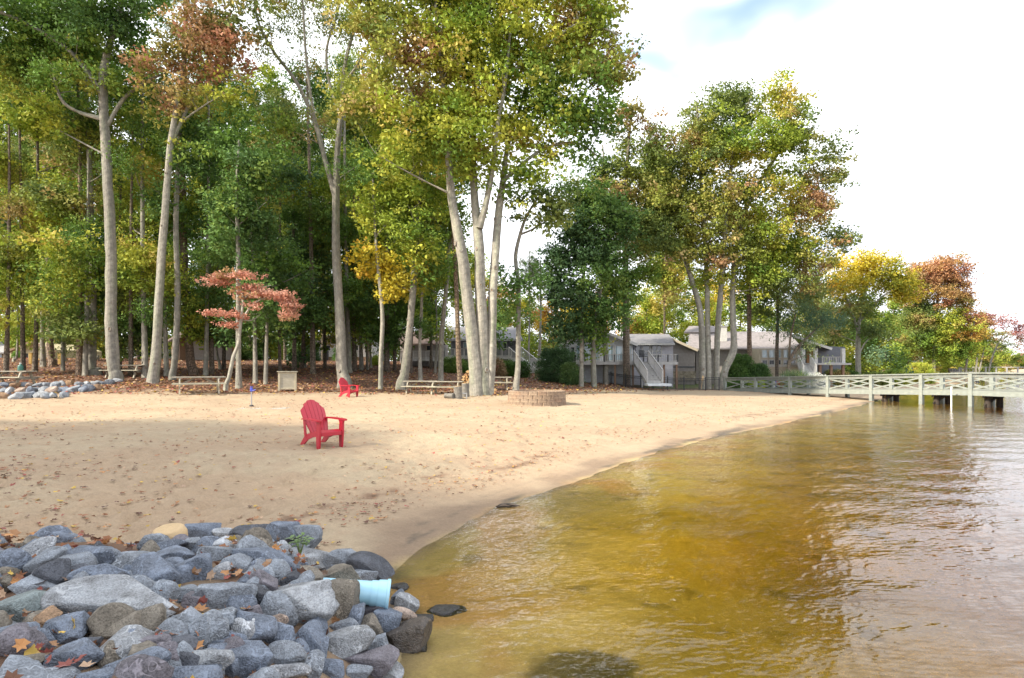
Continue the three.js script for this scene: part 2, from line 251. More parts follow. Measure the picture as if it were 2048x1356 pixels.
// ------------------------------------------------------------------ trees: tapered stems, limbs that grow from them, leaf sprays at the twig ends
function sprayGeo(seed, n, len, width, spread, flat, needles) {
  const r = rng(seed), pos = [];
  for (let k = 0; k < n; k++) {
    const u = r() * 2 - 1, a = r() * 6.283, q = Math.cbrt(r()), s = Math.sqrt(1 - u * u), c = V(s * Math.cos(a) * q * spread, u * q * spread * flat, s * Math.sin(a) * q * spread);
    const dir = V(r() - 0.5, (r() - 0.5) * (needles ? 1.4 : 0.8) - (needles ? -0.2 : 0.25), r() - 0.5).normalize(), up = V(r() - 0.5, 0.9, r() - 0.5).normalize();
    const side = new THREE.Vector3().crossVectors(dir, up).normalize(), nor = new THREE.Vector3().crossVectors(side, dir), l = len * (0.65 + 0.6 * r()), w = width * (0.7 + 0.5 * r()) * l / len;
    const p0 = c, p2 = c.clone().addScaledVector(dir, l), m = c.clone().addScaledVector(dir, l * 0.42).addScaledVector(nor, -0.12 * w), p1 = m.clone().addScaledVector(side, w / 2).addScaledVector(nor, 0.25 * w), p3 = m.clone().addScaledVector(side, -w / 2).addScaledVector(nor, 0.25 * w);
    pos.push(...p0.toArray(), ...p1.toArray(), ...p2.toArray(), ...p0.toArray(), ...p2.toArray(), ...p3.toArray());
  }
  const g = new THREE.BufferGeometry(); g.setAttribute('position', new THREE.Float32BufferAttribute(pos, 3)); g.computeVertexNormals(); return g;
}
const SPRAYS = {
  broad: sprayGeo(11, 22, 0.20, 0.17, 0.48, 0.8), fine: sprayGeo(12, 30, 0.15, 0.085, 0.48, 0.75), far: sprayGeo(13, 16, 0.3, 0.25, 0.62, 0.75),
  pine: sprayGeo(14, 34, 0.3, 0.035, 0.3, 0.6, true), layer: sprayGeo(15, 30, 0.12, 0.10, 0.38, 0.3), shrub: sprayGeo(16, 30, 0.10, 0.06, 0.2, 0.9), grass: sprayGeo(17, 22, 0.5, 0.025, 0.18, 0.3, true),
};
const leafM = new THREE.MeshPhysicalMaterial({ color: 0xffffff, roughness: 0.85, transmission: 0.34, thickness: 0, side: THREE.DoubleSide, specularIntensity: 0.4 });
leafM.name = 'leaf';
const barks = {
  grey: std(RGB(0.31, 0.287, 0.258), { map: barkSmoothT, bumpMap: barkSmoothB, bumpScale: 0.05, vertexColors: true }),
  pale: std(RGB(0.36, 0.335, 0.30), { map: barkSmoothT, bumpMap: barkSmoothB, bumpScale: 0.04, vertexColors: true }),
  pine: std(RGB(0.34, 0.25, 0.19), { map: barkPlateT, bumpMap: barkPlateB, bumpScale: 0.035, vertexColors: true }),
  dark: std(RGB(0.26, 0.21, 0.17), { map: barkPlateT, bumpMap: barkPlateB, bumpScale: 0.03, vertexColors: true }),
};
for (const k in barks) barks[k].name = 'bark ' + k;
function tube(pts, rad, sides, seed, lump = 0, capTop = true) {   // tapered tube through points; uv in metres
  const n = pts.length, pos = [], uv = [], col = [], idx = []; let len = 0;
  const t = new THREE.Vector3(), a = new THREE.Vector3(), b = new THREE.Vector3(1, 0, 0);
  for (let i = 0; i < n; i++) {
    t.subVectors(pts[Math.min(i + 1, n - 1)], pts[Math.max(i - 1, 0)]).normalize();
    a.crossVectors(t, Math.abs(t.x) > 0.9 ? V(0, 0, 1) : V(1, 0, 0)).normalize(); b.crossVectors(a, t).normalize();
    if (i) len += pts[i].distanceTo(pts[i - 1]);
    for (let j = 0; j <= sides; j++) {
      const an = j / sides * 6.28318, cx = Math.cos(an), sy = Math.sin(an);
      const r = rad[i] * (1 + lump * (noise3(cx * 1.2 + seed, sy * 1.2 + len * 1.1, len * 0.5) - 0.5) * 2) * (lump ? 1 + 0.13 * Math.exp(-len / 0.9) * Math.cos(an * 5 + seed) + 0.035 * Math.cos(an * 3 + len * 0.35 + seed) : 1);
      pos.push(pts[i].x + r * (a.x * cx + b.x * sy), pts[i].y + r * (a.y * cx + b.y * sy), pts[i].z + r * (a.z * cx + b.z * sy)); uv.push(j / sides * Math.max(0.5, Math.round(rad[0] * 5)), len * 0.8);
      const k = lump ? noise3(cx * 1.5 + seed * 3, len * 0.45, sy * 1.5) : 0.5, l = lump ? smooth(0.6, 0.8, noise3(cx * 2 + seed, len * 0.8 + 20, sy * 2)) * 0.25 : 0; col.push(0.62 + 0.7 * k - l * 0.3, 0.63 + 0.69 * k, 0.62 + 0.66 * k - l * 0.4);
    }
  }
  for (let i = 0; i < n - 1; i++) for (let j = 0; j < sides; j++) { const p = i * (sides + 1) + j, q = p + sides + 1; idx.push(p, p + 1, q, p + 1, q + 1, q); }
  const g = new THREE.BufferGeometry(); g.setAttribute('position', new THREE.Float32BufferAttribute(pos, 3)); g.setAttribute('uv', new THREE.Float32BufferAttribute(uv, 2)); g.setAttribute('color', new THREE.Float32BufferAttribute(col, 3)); g.setIndex(idx); g.computeVertexNormals(); return g;
}
const PAL = {                                                     // leaf colours with their shares
  deep: [[0.08, 0.16, 0.04, 4], [0.12, 0.22, 0.048, 4], [0.19, 0.28, 0.055, 2.5]],
  green: [[0.085, 0.165, 0.035, 3], [0.14, 0.25, 0.042, 4], [0.22, 0.31, 0.05, 3], [0.33, 0.34, 0.06, 1.4]],
  olive: [[0.13, 0.19, 0.05, 3], [0.21, 0.26, 0.06, 4], [0.32, 0.32, 0.08, 2.4], [0.42, 0.31, 0.12, 1]],
  lime: [[0.16, 0.26, 0.035, 2.6], [0.29, 0.37, 0.045, 4], [0.43, 0.45, 0.06, 3.8], [0.54, 0.44, 0.10, 1.3]],
  maple: [[0.17, 0.23, 0.05, 3], [0.29, 0.33, 0.06, 4], [0.42, 0.40, 0.09, 3], [0.52, 0.40, 0.17, 2], [0.48, 0.28, 0.15, 0.7]],
  tan: [[0.18, 0.22, 0.06, 2], [0.34, 0.30, 0.09, 2.6], [0.46, 0.29, 0.15, 3], [0.50, 0.25, 0.16, 2]],
  gold: [[0.32, 0.34, 0.04, 1.6], [0.54, 0.47, 0.05, 3], [0.68, 0.53, 0.045, 3.4], [0.66, 0.43, 0.06, 1.2]],
  amber: [[0.32, 0.28, 0.06, 2], [0.55, 0.35, 0.08, 3], [0.62, 0.30, 0.08, 2.4], [0.58, 0.42, 0.08, 2]],
  rust: [[0.26, 0.24, 0.07, 2], [0.46, 0.29, 0.11, 3], [0.52, 0.28, 0.14, 3], [0.48, 0.21, 0.13, 1.4]],
  pink: [[0.48, 0.19, 0.13, 3], [0.56, 0.27, 0.19, 4], [0.60, 0.34, 0.25, 2], [0.40, 0.26, 0.12, 1]],
  plum: [[0.30, 0.11, 0.10, 2], [0.42, 0.19, 0.15, 2], [0.34, 0.24, 0.13, 2]],
  blue: [[0.10, 0.18, 0.10, 3], [0.16, 0.25, 0.12, 3], [0.25, 0.31, 0.11, 2]],
  white: [[0.75, 0.75, 0.70, 5], [0.5, 0.55, 0.4, 2], [0.10, 0.16, 0.05, 2]],
  dusk: [[0.07, 0.14, 0.055, 4], [0.10, 0.19, 0.07, 3], [0.15, 0.24, 0.07, 1.5]],
};
const tmpC = new THREE.Color();
function leafColor(pal, p, r) {
  const sum = pal.reduce((s, c) => s + c[3], 0); let t = clamp((fbm3(p.x * 0.42 + 9, p.y * 0.5, p.z * 0.42, 2) - 0.5) * 2.4 * 0.75 + 0.5 + (r() - 0.5) * 0.34) * sum;
  for (const c of pal) { if (t <= c[3]) { const k = 0.8 + 0.4 * r(); return tmpC.setRGB(c[0] * k, c[1] * k, c[2] * k); } t -= c[3]; }
  const c = pal[pal.length - 1]; return tmpC.setRGB(c[0], c[1], c[2]);
}
function sprays(parent, name, kind, list, r) {                     // list of [position, scale, palette]
  const g = SPRAYS[kind], m = new THREE.InstancedMesh(g, leafM, list.length), o = new THREE.Object3D(); m.name = name; m.castShadow = m.receiveShadow = true;
  list.forEach(([p, s, pal, world], i) => { o.position.copy(p); o.rotation.set((r() - 0.5) * 0.7, r() * 6.28, (r() - 0.5) * 0.7); o.scale.setScalar(s * (0.8 + 0.45 * r())); o.updateMatrix(); m.setMatrixAt(i, o.matrix); m.setColorAt(i, leafColor(pal, world, r)); });
  m.userData.kind = 'stuff'; parent.add(m); return m;
}
let nSprays = 0;
// stems: lists of [px, py, half width px] as the photograph shows them at distance D; blobs: [px, py, rx, ry, palette, density, depth shift in m]
function tree({ label, D, stems, blobs, bark = 'grey', leaf = 'broad', pal = 'green', dens = 1, group, name = 'broadleaf_tree', seed, hold = 6, flat = 0.8, slope = 0.5, place, girth = 0.7 }) {
  const r = rng(seed), k = D / F, b0 = at(stems[0][0][0], HORIZON, D); b0.y = heightAt(b0.x, b0.z); if (place) b0.y = 1.0;
  const t = thing(name, label, 'tree', [b0.x, b0.y, b0.z], 0, group), nodes = [];
  stems.forEach((st, si) => {
    const depth = st.dz ?? (si === 0 ? 0 : (r() - 0.5) * 1.2), pts = st.map(([px, py]) => at(px, py, D).sub(b0)), rad = st.map((q) => q[2] * k * girth);
    const rooted = pts[0].y < 1.2; if (rooted) { pts[0].y = -0.25; pts.splice(1, 0, V(pts[0].x + (pts[1].x - pts[0].x) * 0.12, 0.35, 0)); rad.splice(1, 0, mix(rad[0], rad[1], 0.45)); }
    pts.forEach((p, i) => { const f = i / (pts.length - 1); p.z += rooted ? depth * (si ? 0.25 + f * f * 1.6 : f * f * 0.8) : depth * f * 2.5; });
    const curve = new THREE.CatmullRomCurve3(pts, false, 'centripetal'), len = curve.getLength(), n = Math.max(6, Math.round(len / 0.35)), P = [], R = [];
    for (let i = 0; i <= n; i++) { const u = i / n, v = u * (pts.length - 1), q = Math.min(pts.length - 2, Math.floor(v)); P.push(curve.getPoint(u)); R.push(mix(rad[q], rad[q + 1], v - q)); }
    part(t, rooted ? 'trunk' : 'limb', tube(P, R, rad[0] > 0.12 ? 14 : 9, seed * 1.7 + si, 0.14), barks[bark]);
    if (rooted && D < 51 && rad[0] > 0.18 && bark !== 'pine') for (let q = 0; q < 7; q++) {             // scars of lost branches
      const u = Math.floor(n * (0.12 + 0.62 * r())), an = (r() - 0.5) * 2.4, R0 = R[u], s = (0.05 + 0.045 * r()) * Math.min(1, R0 / 0.25), g = new THREE.TorusGeometry(s, s * 0.42, 6, 12); g.setAttribute('color', new THREE.BufferAttribute(new Float32Array(g.attributes.position.count * 3).fill(0.95), 3));
      const k2 = part(t, 'branch_scar', g, barks[bark]); k2.position.set(P[u].x + Math.sin(an) * R0 * 0.97, P[u].y, P[u].z + Math.cos(an) * R0 * 0.97); k2.rotation.set((r() - 0.5) * 0.5, an, 0); k2.scale.set(1, 1 + 0.4 * r(), 0.8); const c2 = part(k2, 'heartwood', new THREE.SphereGeometry(s * 0.8, 8, 6), std(RGB(0.22, 0.16, 0.11))); c2.scale.z = 0.35;
    }
    for (let i = 0; i <= n; i += 2) if (P[i].y > len * (rooted ? 0.3 : 0)) nodes.push([P[i], R[i]]);
  });
  const tips = [], list = [];
  for (const [px, py, rx, ry, bp, bd = 1, dz = 0] of blobs) {
    const c = at(px, py, D).sub(b0), ax = rx * k, ay = ry * k, az = Math.min(ax, ay * 1.5) * 0.85; c.z += dz + (r() - 0.5) * az * 0.5;
    const n = Math.max(2, Math.round(Math.PI * ax * ay * 16.5 / hold * dens * bd / (leaf === 'far' ? 2 : 1)));
    for (let i = 0; i < n; i++) { const u = r() * 2 - 1, a = r() * 6.283, s = Math.sqrt(1 - u * u), q = Math.pow(r(), 0.42) * (0.8 + 0.36 * r()) * (r() < 0.16 ? 1.3 : 1); tips.push([V(c.x + ax * q * s * Math.cos(a), Math.max(0.6, c.y + ay * q * u), c.z + az * q * s * Math.sin(a)), PAL[bp ?? pal]]); }
  }
  const near = (p) => { let best = 1e9, bi = 0; for (let i = 0; i < nodes.length; i++) { const q = nodes[i][0], dx = q.x - p.x, dz = q.z - p.z, dy = p.y - q.y, h = Math.hypot(dx, dz), cst = Math.hypot(h, dy) + 1.3 * Math.max(0, slope * h - dy); if (cst < best) { best = cst; bi = i; } } return bi; };
  tips.sort((p, q) => p[0].y - q[0].y);
  const order = tips.map((q) => q).sort(() => r() - 0.5), wood = [];
  for (const [p, bp] of order) {
    const [q, qr] = nodes[near(p)], d = p.distanceTo(q), r0 = Math.min(qr * 0.62, 0.016 + 0.011 * d), mid = q.clone().lerp(p, 0.5); mid.y += 0.12 * d * (r() - 0.2); mid.x += (r() - 0.5) * 0.22 * d; mid.z += (r() - 0.5) * 0.22 * d;
    const n = d > 2.2 ? 6 : d > 1.4 ? 4 : 3, P = [], R = []; for (let i = 0; i <= n; i++) { const u = i / n; P.push(V((1 - u) * (1 - u) * q.x + 2 * u * (1 - u) * mid.x + u * u * p.x, (1 - u) * (1 - u) * q.y + 2 * u * (1 - u) * mid.y + u * u * p.y, (1 - u) * (1 - u) * q.z + 2 * u * (1 - u) * mid.z + u * u * p.z)); R.push(mix(r0, Math.max(0.006, r0 * 0.25), u)); if (i > 0) nodes.push([P[i], R[i]]); }
    if (D < 70) wood.push(tube(P, R, r0 > 0.05 ? 6 : r0 > 0.028 ? 4 : 3, seed));
    const cl = leaf === 'pine' ? 0.55 : leaf === 'layer' ? 0.34 : 0.82;
    for (let i = 0; i < hold; i++) { const g1 = (r() + r() + r() - 1.5) * 1.15, g2 = (r() + r() + r() - 1.5) * 1.15, g3 = (r() + r() + r() - 1.5); const back = i % 3 === 2 ? P[Math.max(1, n - 1)] : p, w = V(back.x + g1 * cl, back.y + g3 * cl * flat, back.z + g2 * cl); list.push([w, leaf === 'far' ? 1 : 1, bp, w.clone().add(b0)]); }
  }
  if (wood.length) part(t, 'branches', mergeGeometries(wood), barks[bark], 'stuff');
  nSprays += list.length;
  if (list.length) sprays(t, 'crown', leaf, list, r);
  if (place) t.position.set(place[0], heightAt(place[0], -place[1]), -place[1]);
  return t;
}
function straight(px, py, r0, top, D, lean = 0, bend = 0) {      // a stem for a slender woodland tree
  const q = []; for (let i = 0; i <= 5; i++) { const u = i / 5; q.push([px + lean * u + bend * Math.sin(u * 3.1), mix(py, top, u), r0 * mix(1, 0.42, u) * (i === 0 ? 1.35 : 1)]); } return q;
}

// ------------------------------------------------------------------ the trees of the photograph, front row first
const baseD = (px, py) => -hit(px, py).z;
tree({ seed: 1, label: 'tallest thick pale grey trunk beside the left riprap, forking high into dark green crown', D: 36, bark: 'grey', pal: 'green', dens: 0.8,
  stems: [[[232, 772, 21], [228, 740, 16], [222, 640, 15], [222, 500, 14], [214, 330, 13], [207, 200, 12], [208, 140, 10.5], [222, 80, 8], [245, 0, 6], [262, -120, 4]], [[207, 190, 8], [150, 110, 6], [70, 60, 5], [0, 35, 4], [-70, 10, 3]], [[212, 255, 6], [245, 190, 5], [290, 150, 4], [330, 130, 2]], [[205, 238, 6], [165, 228, 5], [138, 212, 4.5], [128, 185, 3.5], [126, 150, 2.5]]],
  blobs: [[120, 30, 140, 90, 'green'], [40, 120, 110, 60, 'green', 0.9], [220, 40, 90, 70, 'deep'], [250, 150, 60, 30, 'green', 0.7], [150, 160, 60, 40, 'green', 0.7], [-40, 30, 110, 90, 'green'], [180, -90, 220, 100, 'green', 0.5], [90, 220, 40, 40, 'lime', 0.6]] });
tree({ seed: 2, label: 'pale leaning trunk with rusty orange-red maple leaves high above picnic tables', D: 36, bark: 'pale', pal: 'tan', dens: 0.62,
  stems: [[[306, 773, 17], [311, 720, 13], [320, 560, 11], [332, 400, 10], [340, 300, 8.5], [350, 230, 7], [362, 160, 5], [375, 90, 4], [390, 0, 3]], [[340, 290, 6], [372, 200, 4.5], [400, 110, 3], [440, 30, 2]]],
  blobs: [[400, 85, 90, 55, 'tan'], [330, 115, 50, 35, 'tan'], [450, 110, 55, 45, 'tan', 0.9], [440, 30, 75, 45, 'tan'], [360, 180, 75, 40, 'maple', 0.8], [320, 190, 45, 40, 'maple', 0.6], [470, 170, 40, 30, 'lime', 0.5], [480, -40, 90, 50, 'maple', 0.6]] });
tree({ seed: 3, label: 'slim pale trunk behind the distant red chair, forking into sparse olive crown', D: 37.5, bark: 'grey', leaf: 'fine', pal: 'olive', dens: 0.62,
  stems: [[[690, 770, 25], [685, 745, 15.5], [680, 640, 13], [672, 500, 11.5], [672, 380, 10], [675, 300, 8], [682, 230, 7], [690, 130, 5], [712, 40, 4], [720, -60, 3]], [[672, 400, 8], [645, 300, 6.5], [628, 240, 6], [590, 160, 5], [545, 100, 4], [515, 40, 3.5], [505, -40, 2.5]], [[634, 262, 4], [625, 200, 4], [618, 120, 3.5], [615, 30, 3], [610, -60, 2]], [[682, 232, 5], [660, 170, 4], [655, 100, 3.5], [680, 20, 3], [690, -60, 2]], [[686, 170, 4.5], [708, 145, 4], [735, 105, 3], [765, 55, 2]]],
  blobs: [[560, 60, 80, 80, 'olive', 0.55], [650, 30, 90, 70, 'olive', 0.55], [600, -70, 170, 80, 'olive', 0.7], [725, 60, 60, 80, 'lime', 0.8], [545, 190, 55, 40, 'olive', 0.5], [610, 230, 60, 60, 'olive', 0.6], [690, 330, 45, 45, 'green', 0.7], [640, 130, 70, 40, 'olive', 0.4]] });
tree({ seed: 4, label: 'great three-stemmed hardwood with yellow-green crown beside the firewood and fire pit', D: 33, bark: 'pale', pal: 'lime', dens: 0.85, hold: 6, girth: 0.84,
  stems: [Object.assign([[953, 793, 19], [950, 740, 15.5], [940, 640, 14.5], [928, 540, 13], [915, 460, 12], [904, 400, 10], [900, 340, 9], [893, 240, 7], [885, 160, 5], [875, 60, 4], [870, -40, 3]], { dz: 0.3 }), Object.assign([[968, 789, 16], [965, 700, 15], [960, 560, 13], [956, 470, 12], [949, 400, 9.5], [946, 330, 8], [945, 250, 7], [950, 150, 5], [955, 40, 4], [960, -60, 3]], { dz: -0.5 }), Object.assign([[978, 786, 12], [983, 690, 11], [986, 580, 11], [991, 490, 10], [998, 410, 9], [1005, 360, 7.5], [1015, 280, 5], [1040, 200, 4], [1070, 100, 3]], { dz: -0.8 }), [[959, 456, 8.5], [974, 400, 7], [985, 340, 6], [995, 260, 5], [1010, 180, 4], [1020, 80, 3]], [[1003, 365, 4], [1050, 320, 4], [1100, 285, 3.4], [1160, 275, 3], [1205, 300, 2]], [[897, 300, 5.5], [860, 250, 4.8], [822, 190, 4], [790, 140, 3.2], [760, 90, 2]], [[1015, 150, 4], [1090, 100, 3.5], [1160, 60, 3], [1230, 90, 2]]],
  blobs: [[890, 60, 120, 90], [1010, 50, 120, 90, 'lime'], [800, 110, 90, 80, 'maple'], [980, 180, 140, 80], [1130, 60, 90, 70], [1180, 30, 60, 50, 'maple'], [1240, 115, 48, 38, 'maple', 0.9], [1215, 150, 40, 40, 'olive'], [830, 260, 100, 70], [930, 290, 110, 60, 'lime'], [1060, 260, 90, 60, 'lime', 0.7], [1110, 170, 90, 60, 'green'], [1150, 240, 60, 50, 'green', 0.9], [1190, 215, 35, 55, 'green', 0.8], [745, 190, 60, 70, 'maple', 0.8], [860, -80, 190, 90, 'maple'], [1060, -70, 160, 90], [740, 30, 70, 80, 'maple', 0.8], [1020, 360, 80, 40, 'lime', 0.6], [900, 200, 80, 60, 'lime', 0.6]] });
tree({ seed: 5, label: 'broad four-trunked tree behind black fence at the pier, olive and tan crown', D: 50, bark: 'pale', pal: 'maple', dens: 0.9, hold: 6,
  stems: [[[1404, 783, 9.5], [1405, 700, 9], [1400, 620, 8.2], [1386, 570, 7.5], [1374, 530, 6], [1360, 470, 5], [1345, 400, 4], [1330, 330, 2]], [[1418, 783, 8.5], [1417, 700, 8], [1415, 600, 7], [1412, 500, 6], [1405, 400, 5], [1400, 300, 4], [1395, 200, 3]], [[1433, 781, 8.5], [1433, 700, 8], [1437, 620, 8], [1445, 520, 7], [1452, 400, 5], [1470, 280, 4], [1500, 190, 3]], [[1443, 781, 11], [1451, 738, 10.5], [1467, 700, 9.5], [1466, 640, 8.5], [1467, 560, 7.5], [1480, 460, 6], [1510, 380, 5], [1560, 300, 4], [1590, 210, 2.5]], [[1470, 540, 5], [1520, 470, 4], [1590, 420, 3], [1650, 380, 2]], [[1400, 420, 4], [1360, 360, 3], [1330, 300, 2]]],
  blobs: [[1430, 225, 75, 50, 'olive'], [1470, 190, 45, 30, 'olive'], [1570, 195, 45, 40, 'lime'], [1590, 260, 50, 45, 'olive'], [1500, 290, 110, 60, 'lime'], [1400, 310, 80, 60, 'olive'], [1640, 340, 45, 50, 'olive', 0.8], [1660, 290, 25, 25, 'olive', 0.6], [1390, 390, 90, 55, 'maple'], [1440, 430, 90, 55, 'maple'], [1530, 390, 90, 60, 'lime'], [1620, 420, 65, 55, 'maple', 0.8], [1680, 465, 32, 28, 'olive', 0.9], [1450, 500, 95, 45, 'maple'], [1550, 490, 85, 50, 'lime'], [1620, 510, 50, 40, 'maple', 0.8], [1500, 550, 70, 30, 'lime', 0.9], [1350, 480, 55, 50, 'maple'], [1345, 410, 50, 50, 'maple'], [1580, 560, 60, 30, 'olive', 0.8], [1410, 555, 40, 25, 'lime', 0.7]] });
tree({ seed: 6, label: 'dark-barked tall tree before the blue house stairs, russet at its top', D: 49, bark: 'dark', pal: 'green', dens: 0.85, leaf: 'broad',
  stems: [[[1254, 778, 12], [1253, 720, 9.5], [1252, 600, 9], [1250, 450, 7], [1255, 320, 5], [1262, 230, 3]]],
  blobs: [[1250, 235, 38, 35, 'tan', 0.8], [1300, 265, 40, 45, 'tan', 0.6], [1275, 320, 65, 50, 'maple', 0.8], [1235, 380, 60, 55, 'olive'], [1300, 400, 60, 50, 'maple', 0.7], [1270, 470, 75, 50, 'olive'], [1290, 540, 65, 35, 'green', 0.8], [1240, 560, 50, 35, 'green']] });
tree({ seed: 7, label: 'slender grey trunk left of the black fence with drooping blue-green leaves', D: 45, bark: 'grey', pal: 'dusk', dens: 1.0,
  stems: [[[1163, 770, 8], [1163, 700, 5.8], [1165, 600, 5], [1168, 520, 4], [1160, 430, 3], [1155, 360, 2]]], blobs: [[1140, 590, 45, 55, 'dusk'], [1120, 530, 40, 45, 'dusk', 0.9], [1160, 470, 60, 60, 'dusk'], [1150, 660, 50, 35, 'dusk', 0.9], [1160, 390, 50, 50, 'green', 0.8], [1110, 600, 25, 40, 'dusk', 0.7]] });
tree({ seed: 8, label: 'second slender grey trunk beside the black fence, dark leafy boughs over blue house', D: 45, bark: 'grey', pal: 'deep', dens: 1.0,
  stems: [[[1188, 770, 9], [1187, 700, 6.5], [1192, 640, 5.5], [1204, 560, 4.5], [1215, 480, 3.5], [1222, 400, 2]]], blobs: [[1200, 520, 55, 55, 'deep'], [1195, 620, 45, 50, 'deep', 0.8], [1220, 440, 60, 55, 'deep'], [1190, 670, 35, 35, 'green', 0.8], [1235, 600, 30, 40, 'deep', 0.6]] });
tree({ seed: 9, label: 'thick grey trunk rising through the blue house deck edge', D: 50, bark: 'grey', pal: 'deep', dens: 0.75, stems: [[[1211, 762, 9], [1211, 700, 7.5], [1208, 640, 7.5], [1211, 560, 7], [1216, 470, 6], [1212, 360, 4], [1205, 290, 2]]], blobs: [[1215, 420, 60, 50, 'deep'], [1190, 340, 50, 40, 'green', 0.8], [1180, 500, 40, 40, 'deep', 0.8]] });
tree({ seed: 10, label: 'slim solitary trunk with a slight crook just behind the fire pit', D: 35, bark: 'grey', pal: 'deep', dens: 0.75, stems: [[[1031, 783, 11], [1035, 745, 7.8], [1037, 660, 6.8], [1036, 560, 6.2], [1031, 515, 5.5], [1040, 470, 5], [1052, 435, 4], [1075, 395, 2.5]], [[1042, 468, 3.5], [1065, 455, 3], [1100, 430, 2]]], blobs: [[1075, 390, 60, 35, 'olive'], [1060, 560, 35, 45, 'deep', 0.8], [1010, 570, 30, 40, 'deep', 0.7], [1120, 420, 40, 30, 'olive', 0.8], [1030, 620, 45, 30, 'deep', 0.6]] });
tree({ seed: 11, label: 'sturdy leaning grey trunk with flared foot and golden leaves beside the low tables', D: 37, bark: 'grey', pal: 'gold', dens: 0.85, stems: [[[803, 772, 20], [809, 748, 13], [817, 680, 10], [824, 600, 9], [832, 500, 8], [838, 420, 7], [845, 300, 5], [850, 200, 3]]], blobs: [[790, 530, 55, 50, 'gold', 0.9], [825, 480, 60, 45, 'lime'], [770, 570, 35, 22, 'gold', 0.7], [850, 390, 60, 50, 'lime'], [860, 520, 40, 40, 'green', 0.8], [800, 400, 60, 45, 'lime', 0.8], [840, 300, 60, 50, 'lime', 0.8]] });
tree({ seed: 12, label: 'thin pale straight trunk between the distant red chair and low tables', D: 37, bark: 'pale', pal: 'lime', dens: 0.7, stems: [[[761, 773, 8], [762, 710, 6], [765, 640, 5.6], [762, 590, 5.2], [757, 540, 5], [750, 450, 4], [745, 330, 3]]], blobs: [[750, 430, 50, 50, 'lime', 0.9], [740, 520, 35, 35, 'gold', 0.6], [760, 340, 50, 45, 'green', 0.9]] });
tree({ seed: 13, label: 'reddish slender pine trunk against the left stem of the great triple tree', D: 37.5, bark: 'pine', leaf: 'pine', name: 'pine_tree', pal: 'deep', dens: 0.8, stems: [[[921, 770, 8.5], [917, 700, 7.2], [912, 560, 6.6], [906, 430, 6.2], [900, 300, 5], [890, 150, 4], [885, -20, 3]]], blobs: [[880, -30, 70, 50, 'deep'], [920, 20, 60, 40, 'deep', 0.6]] });
tree({ seed: 14, label: 'pale grey trunk in front of the white deck railing, leaning right', D: 43, bark: 'grey', pal: 'green', dens: 0.7, stems: [[[881, 758, 9], [883, 680, 7], [890, 600, 6.5], [898, 500, 6], [904, 400, 5], [900, 280, 4]]], blobs: [[890, 430, 60, 50, 'green'], [870, 560, 35, 35, 'lime', 0.7], [900, 340, 60, 50, 'deep']] });
tree({ seed: 15, label: 'thin light trunk before the lower white railing, wiry and straight', D: 43, bark: 'pale', pal: 'green', dens: 0.6, stems: [[[841, 759, 7.5], [839, 700, 4.6], [842, 640, 4.2], [845, 560, 3.6], [850, 450, 2.5]]], blobs: [[848, 520, 35, 40, 'green'], [838, 640, 22, 22, 'deep', 0.7], [845, 440, 45, 40, 'green']] });
tree({ seed: 16, label: 'stout brown plated pine trunk behind the middle picnic table', D: 42, bark: 'pine', leaf: 'pine', name: 'pine_tree', pal: 'deep', dens: 0.7, stems: [[[386, 760, 14], [383, 735, 11.5], [375, 640, 10.5], [368, 520, 10], [366, 400, 9.5], [365, 280, 8.5], [368, 150, 7], [372, 20, 5], [374, -80, 4]]], blobs: [[370, -30, 110, 50, 'deep'], [350, 60, 50, 20, 'deep', 0.6]] });
tree({ seed: 17, label: 'purplish grey slender trunk right beside the leaning pale trunk', D: 38, bark: 'grey', pal: 'deep', dens: 0.7, stems: [[[345, 770, 10.5], [348, 735, 8.5], [354, 640, 8], [355, 560, 7.6], [352, 470, 7], [353, 400, 6.6], [357, 320, 6], [363, 200, 5], [368, 90, 3.5]]], blobs: [[380, 330, 60, 50, 'deep', 0.8], [330, 400, 40, 40, 'deep', 0.7], [400, 260, 50, 40, 'green', 0.7]] });
tree({ seed: 18, label: 'grey scaly pine trunk behind the left riprap, tallest of its close pair', D: 46, bark: 'pine', leaf: 'pine', name: 'pine_tree', pal: 'deep', dens: 0.7, stems: [[[106, 756, 11.5], [103, 715, 9], [98, 560, 8.5], [94, 440, 8], [90, 330, 7], [88, 200, 5.5], [85, 60, 4], [84, -40, 3]]], blobs: [[85, 10, 80, 45, 'deep'], [60, 300, 40, 20, 'olive', 0.5], [110, 200, 35, 20, 'deep', 0.6]] });
tree({ seed: 19, label: 'thinner smooth trunk touching the scaly pine behind the left riprap', D: 45, bark: 'grey', pal: 'olive', dens: 0.6, stems: [straight(86, 754, 6.5, 320, 45, 4, -3)], blobs: [[80, 380, 60, 50, 'lime', 0.8], [110, 300, 50, 40, 'olive', 0.6]] });
tree({ seed: 20, label: 'mossy lichen-green trunk with spreading root flare left of tallest grey trunk', D: 39.5, bark: 'grey', pal: 'green', dens: 0.65, stems: [[[187, 765, 22], [185, 748, 11], [185, 700, 9.5], [186, 600, 9], [184, 500, 8.2], [182, 400, 7], [178, 300, 6], [172, 180, 5], [165, 60, 3]]], blobs: [[180, 420, 45, 40, 'green', 0.8], [215, 560, 25, 25, 'lime', 0.5], [170, 250, 60, 50, 'green', 0.7]] });
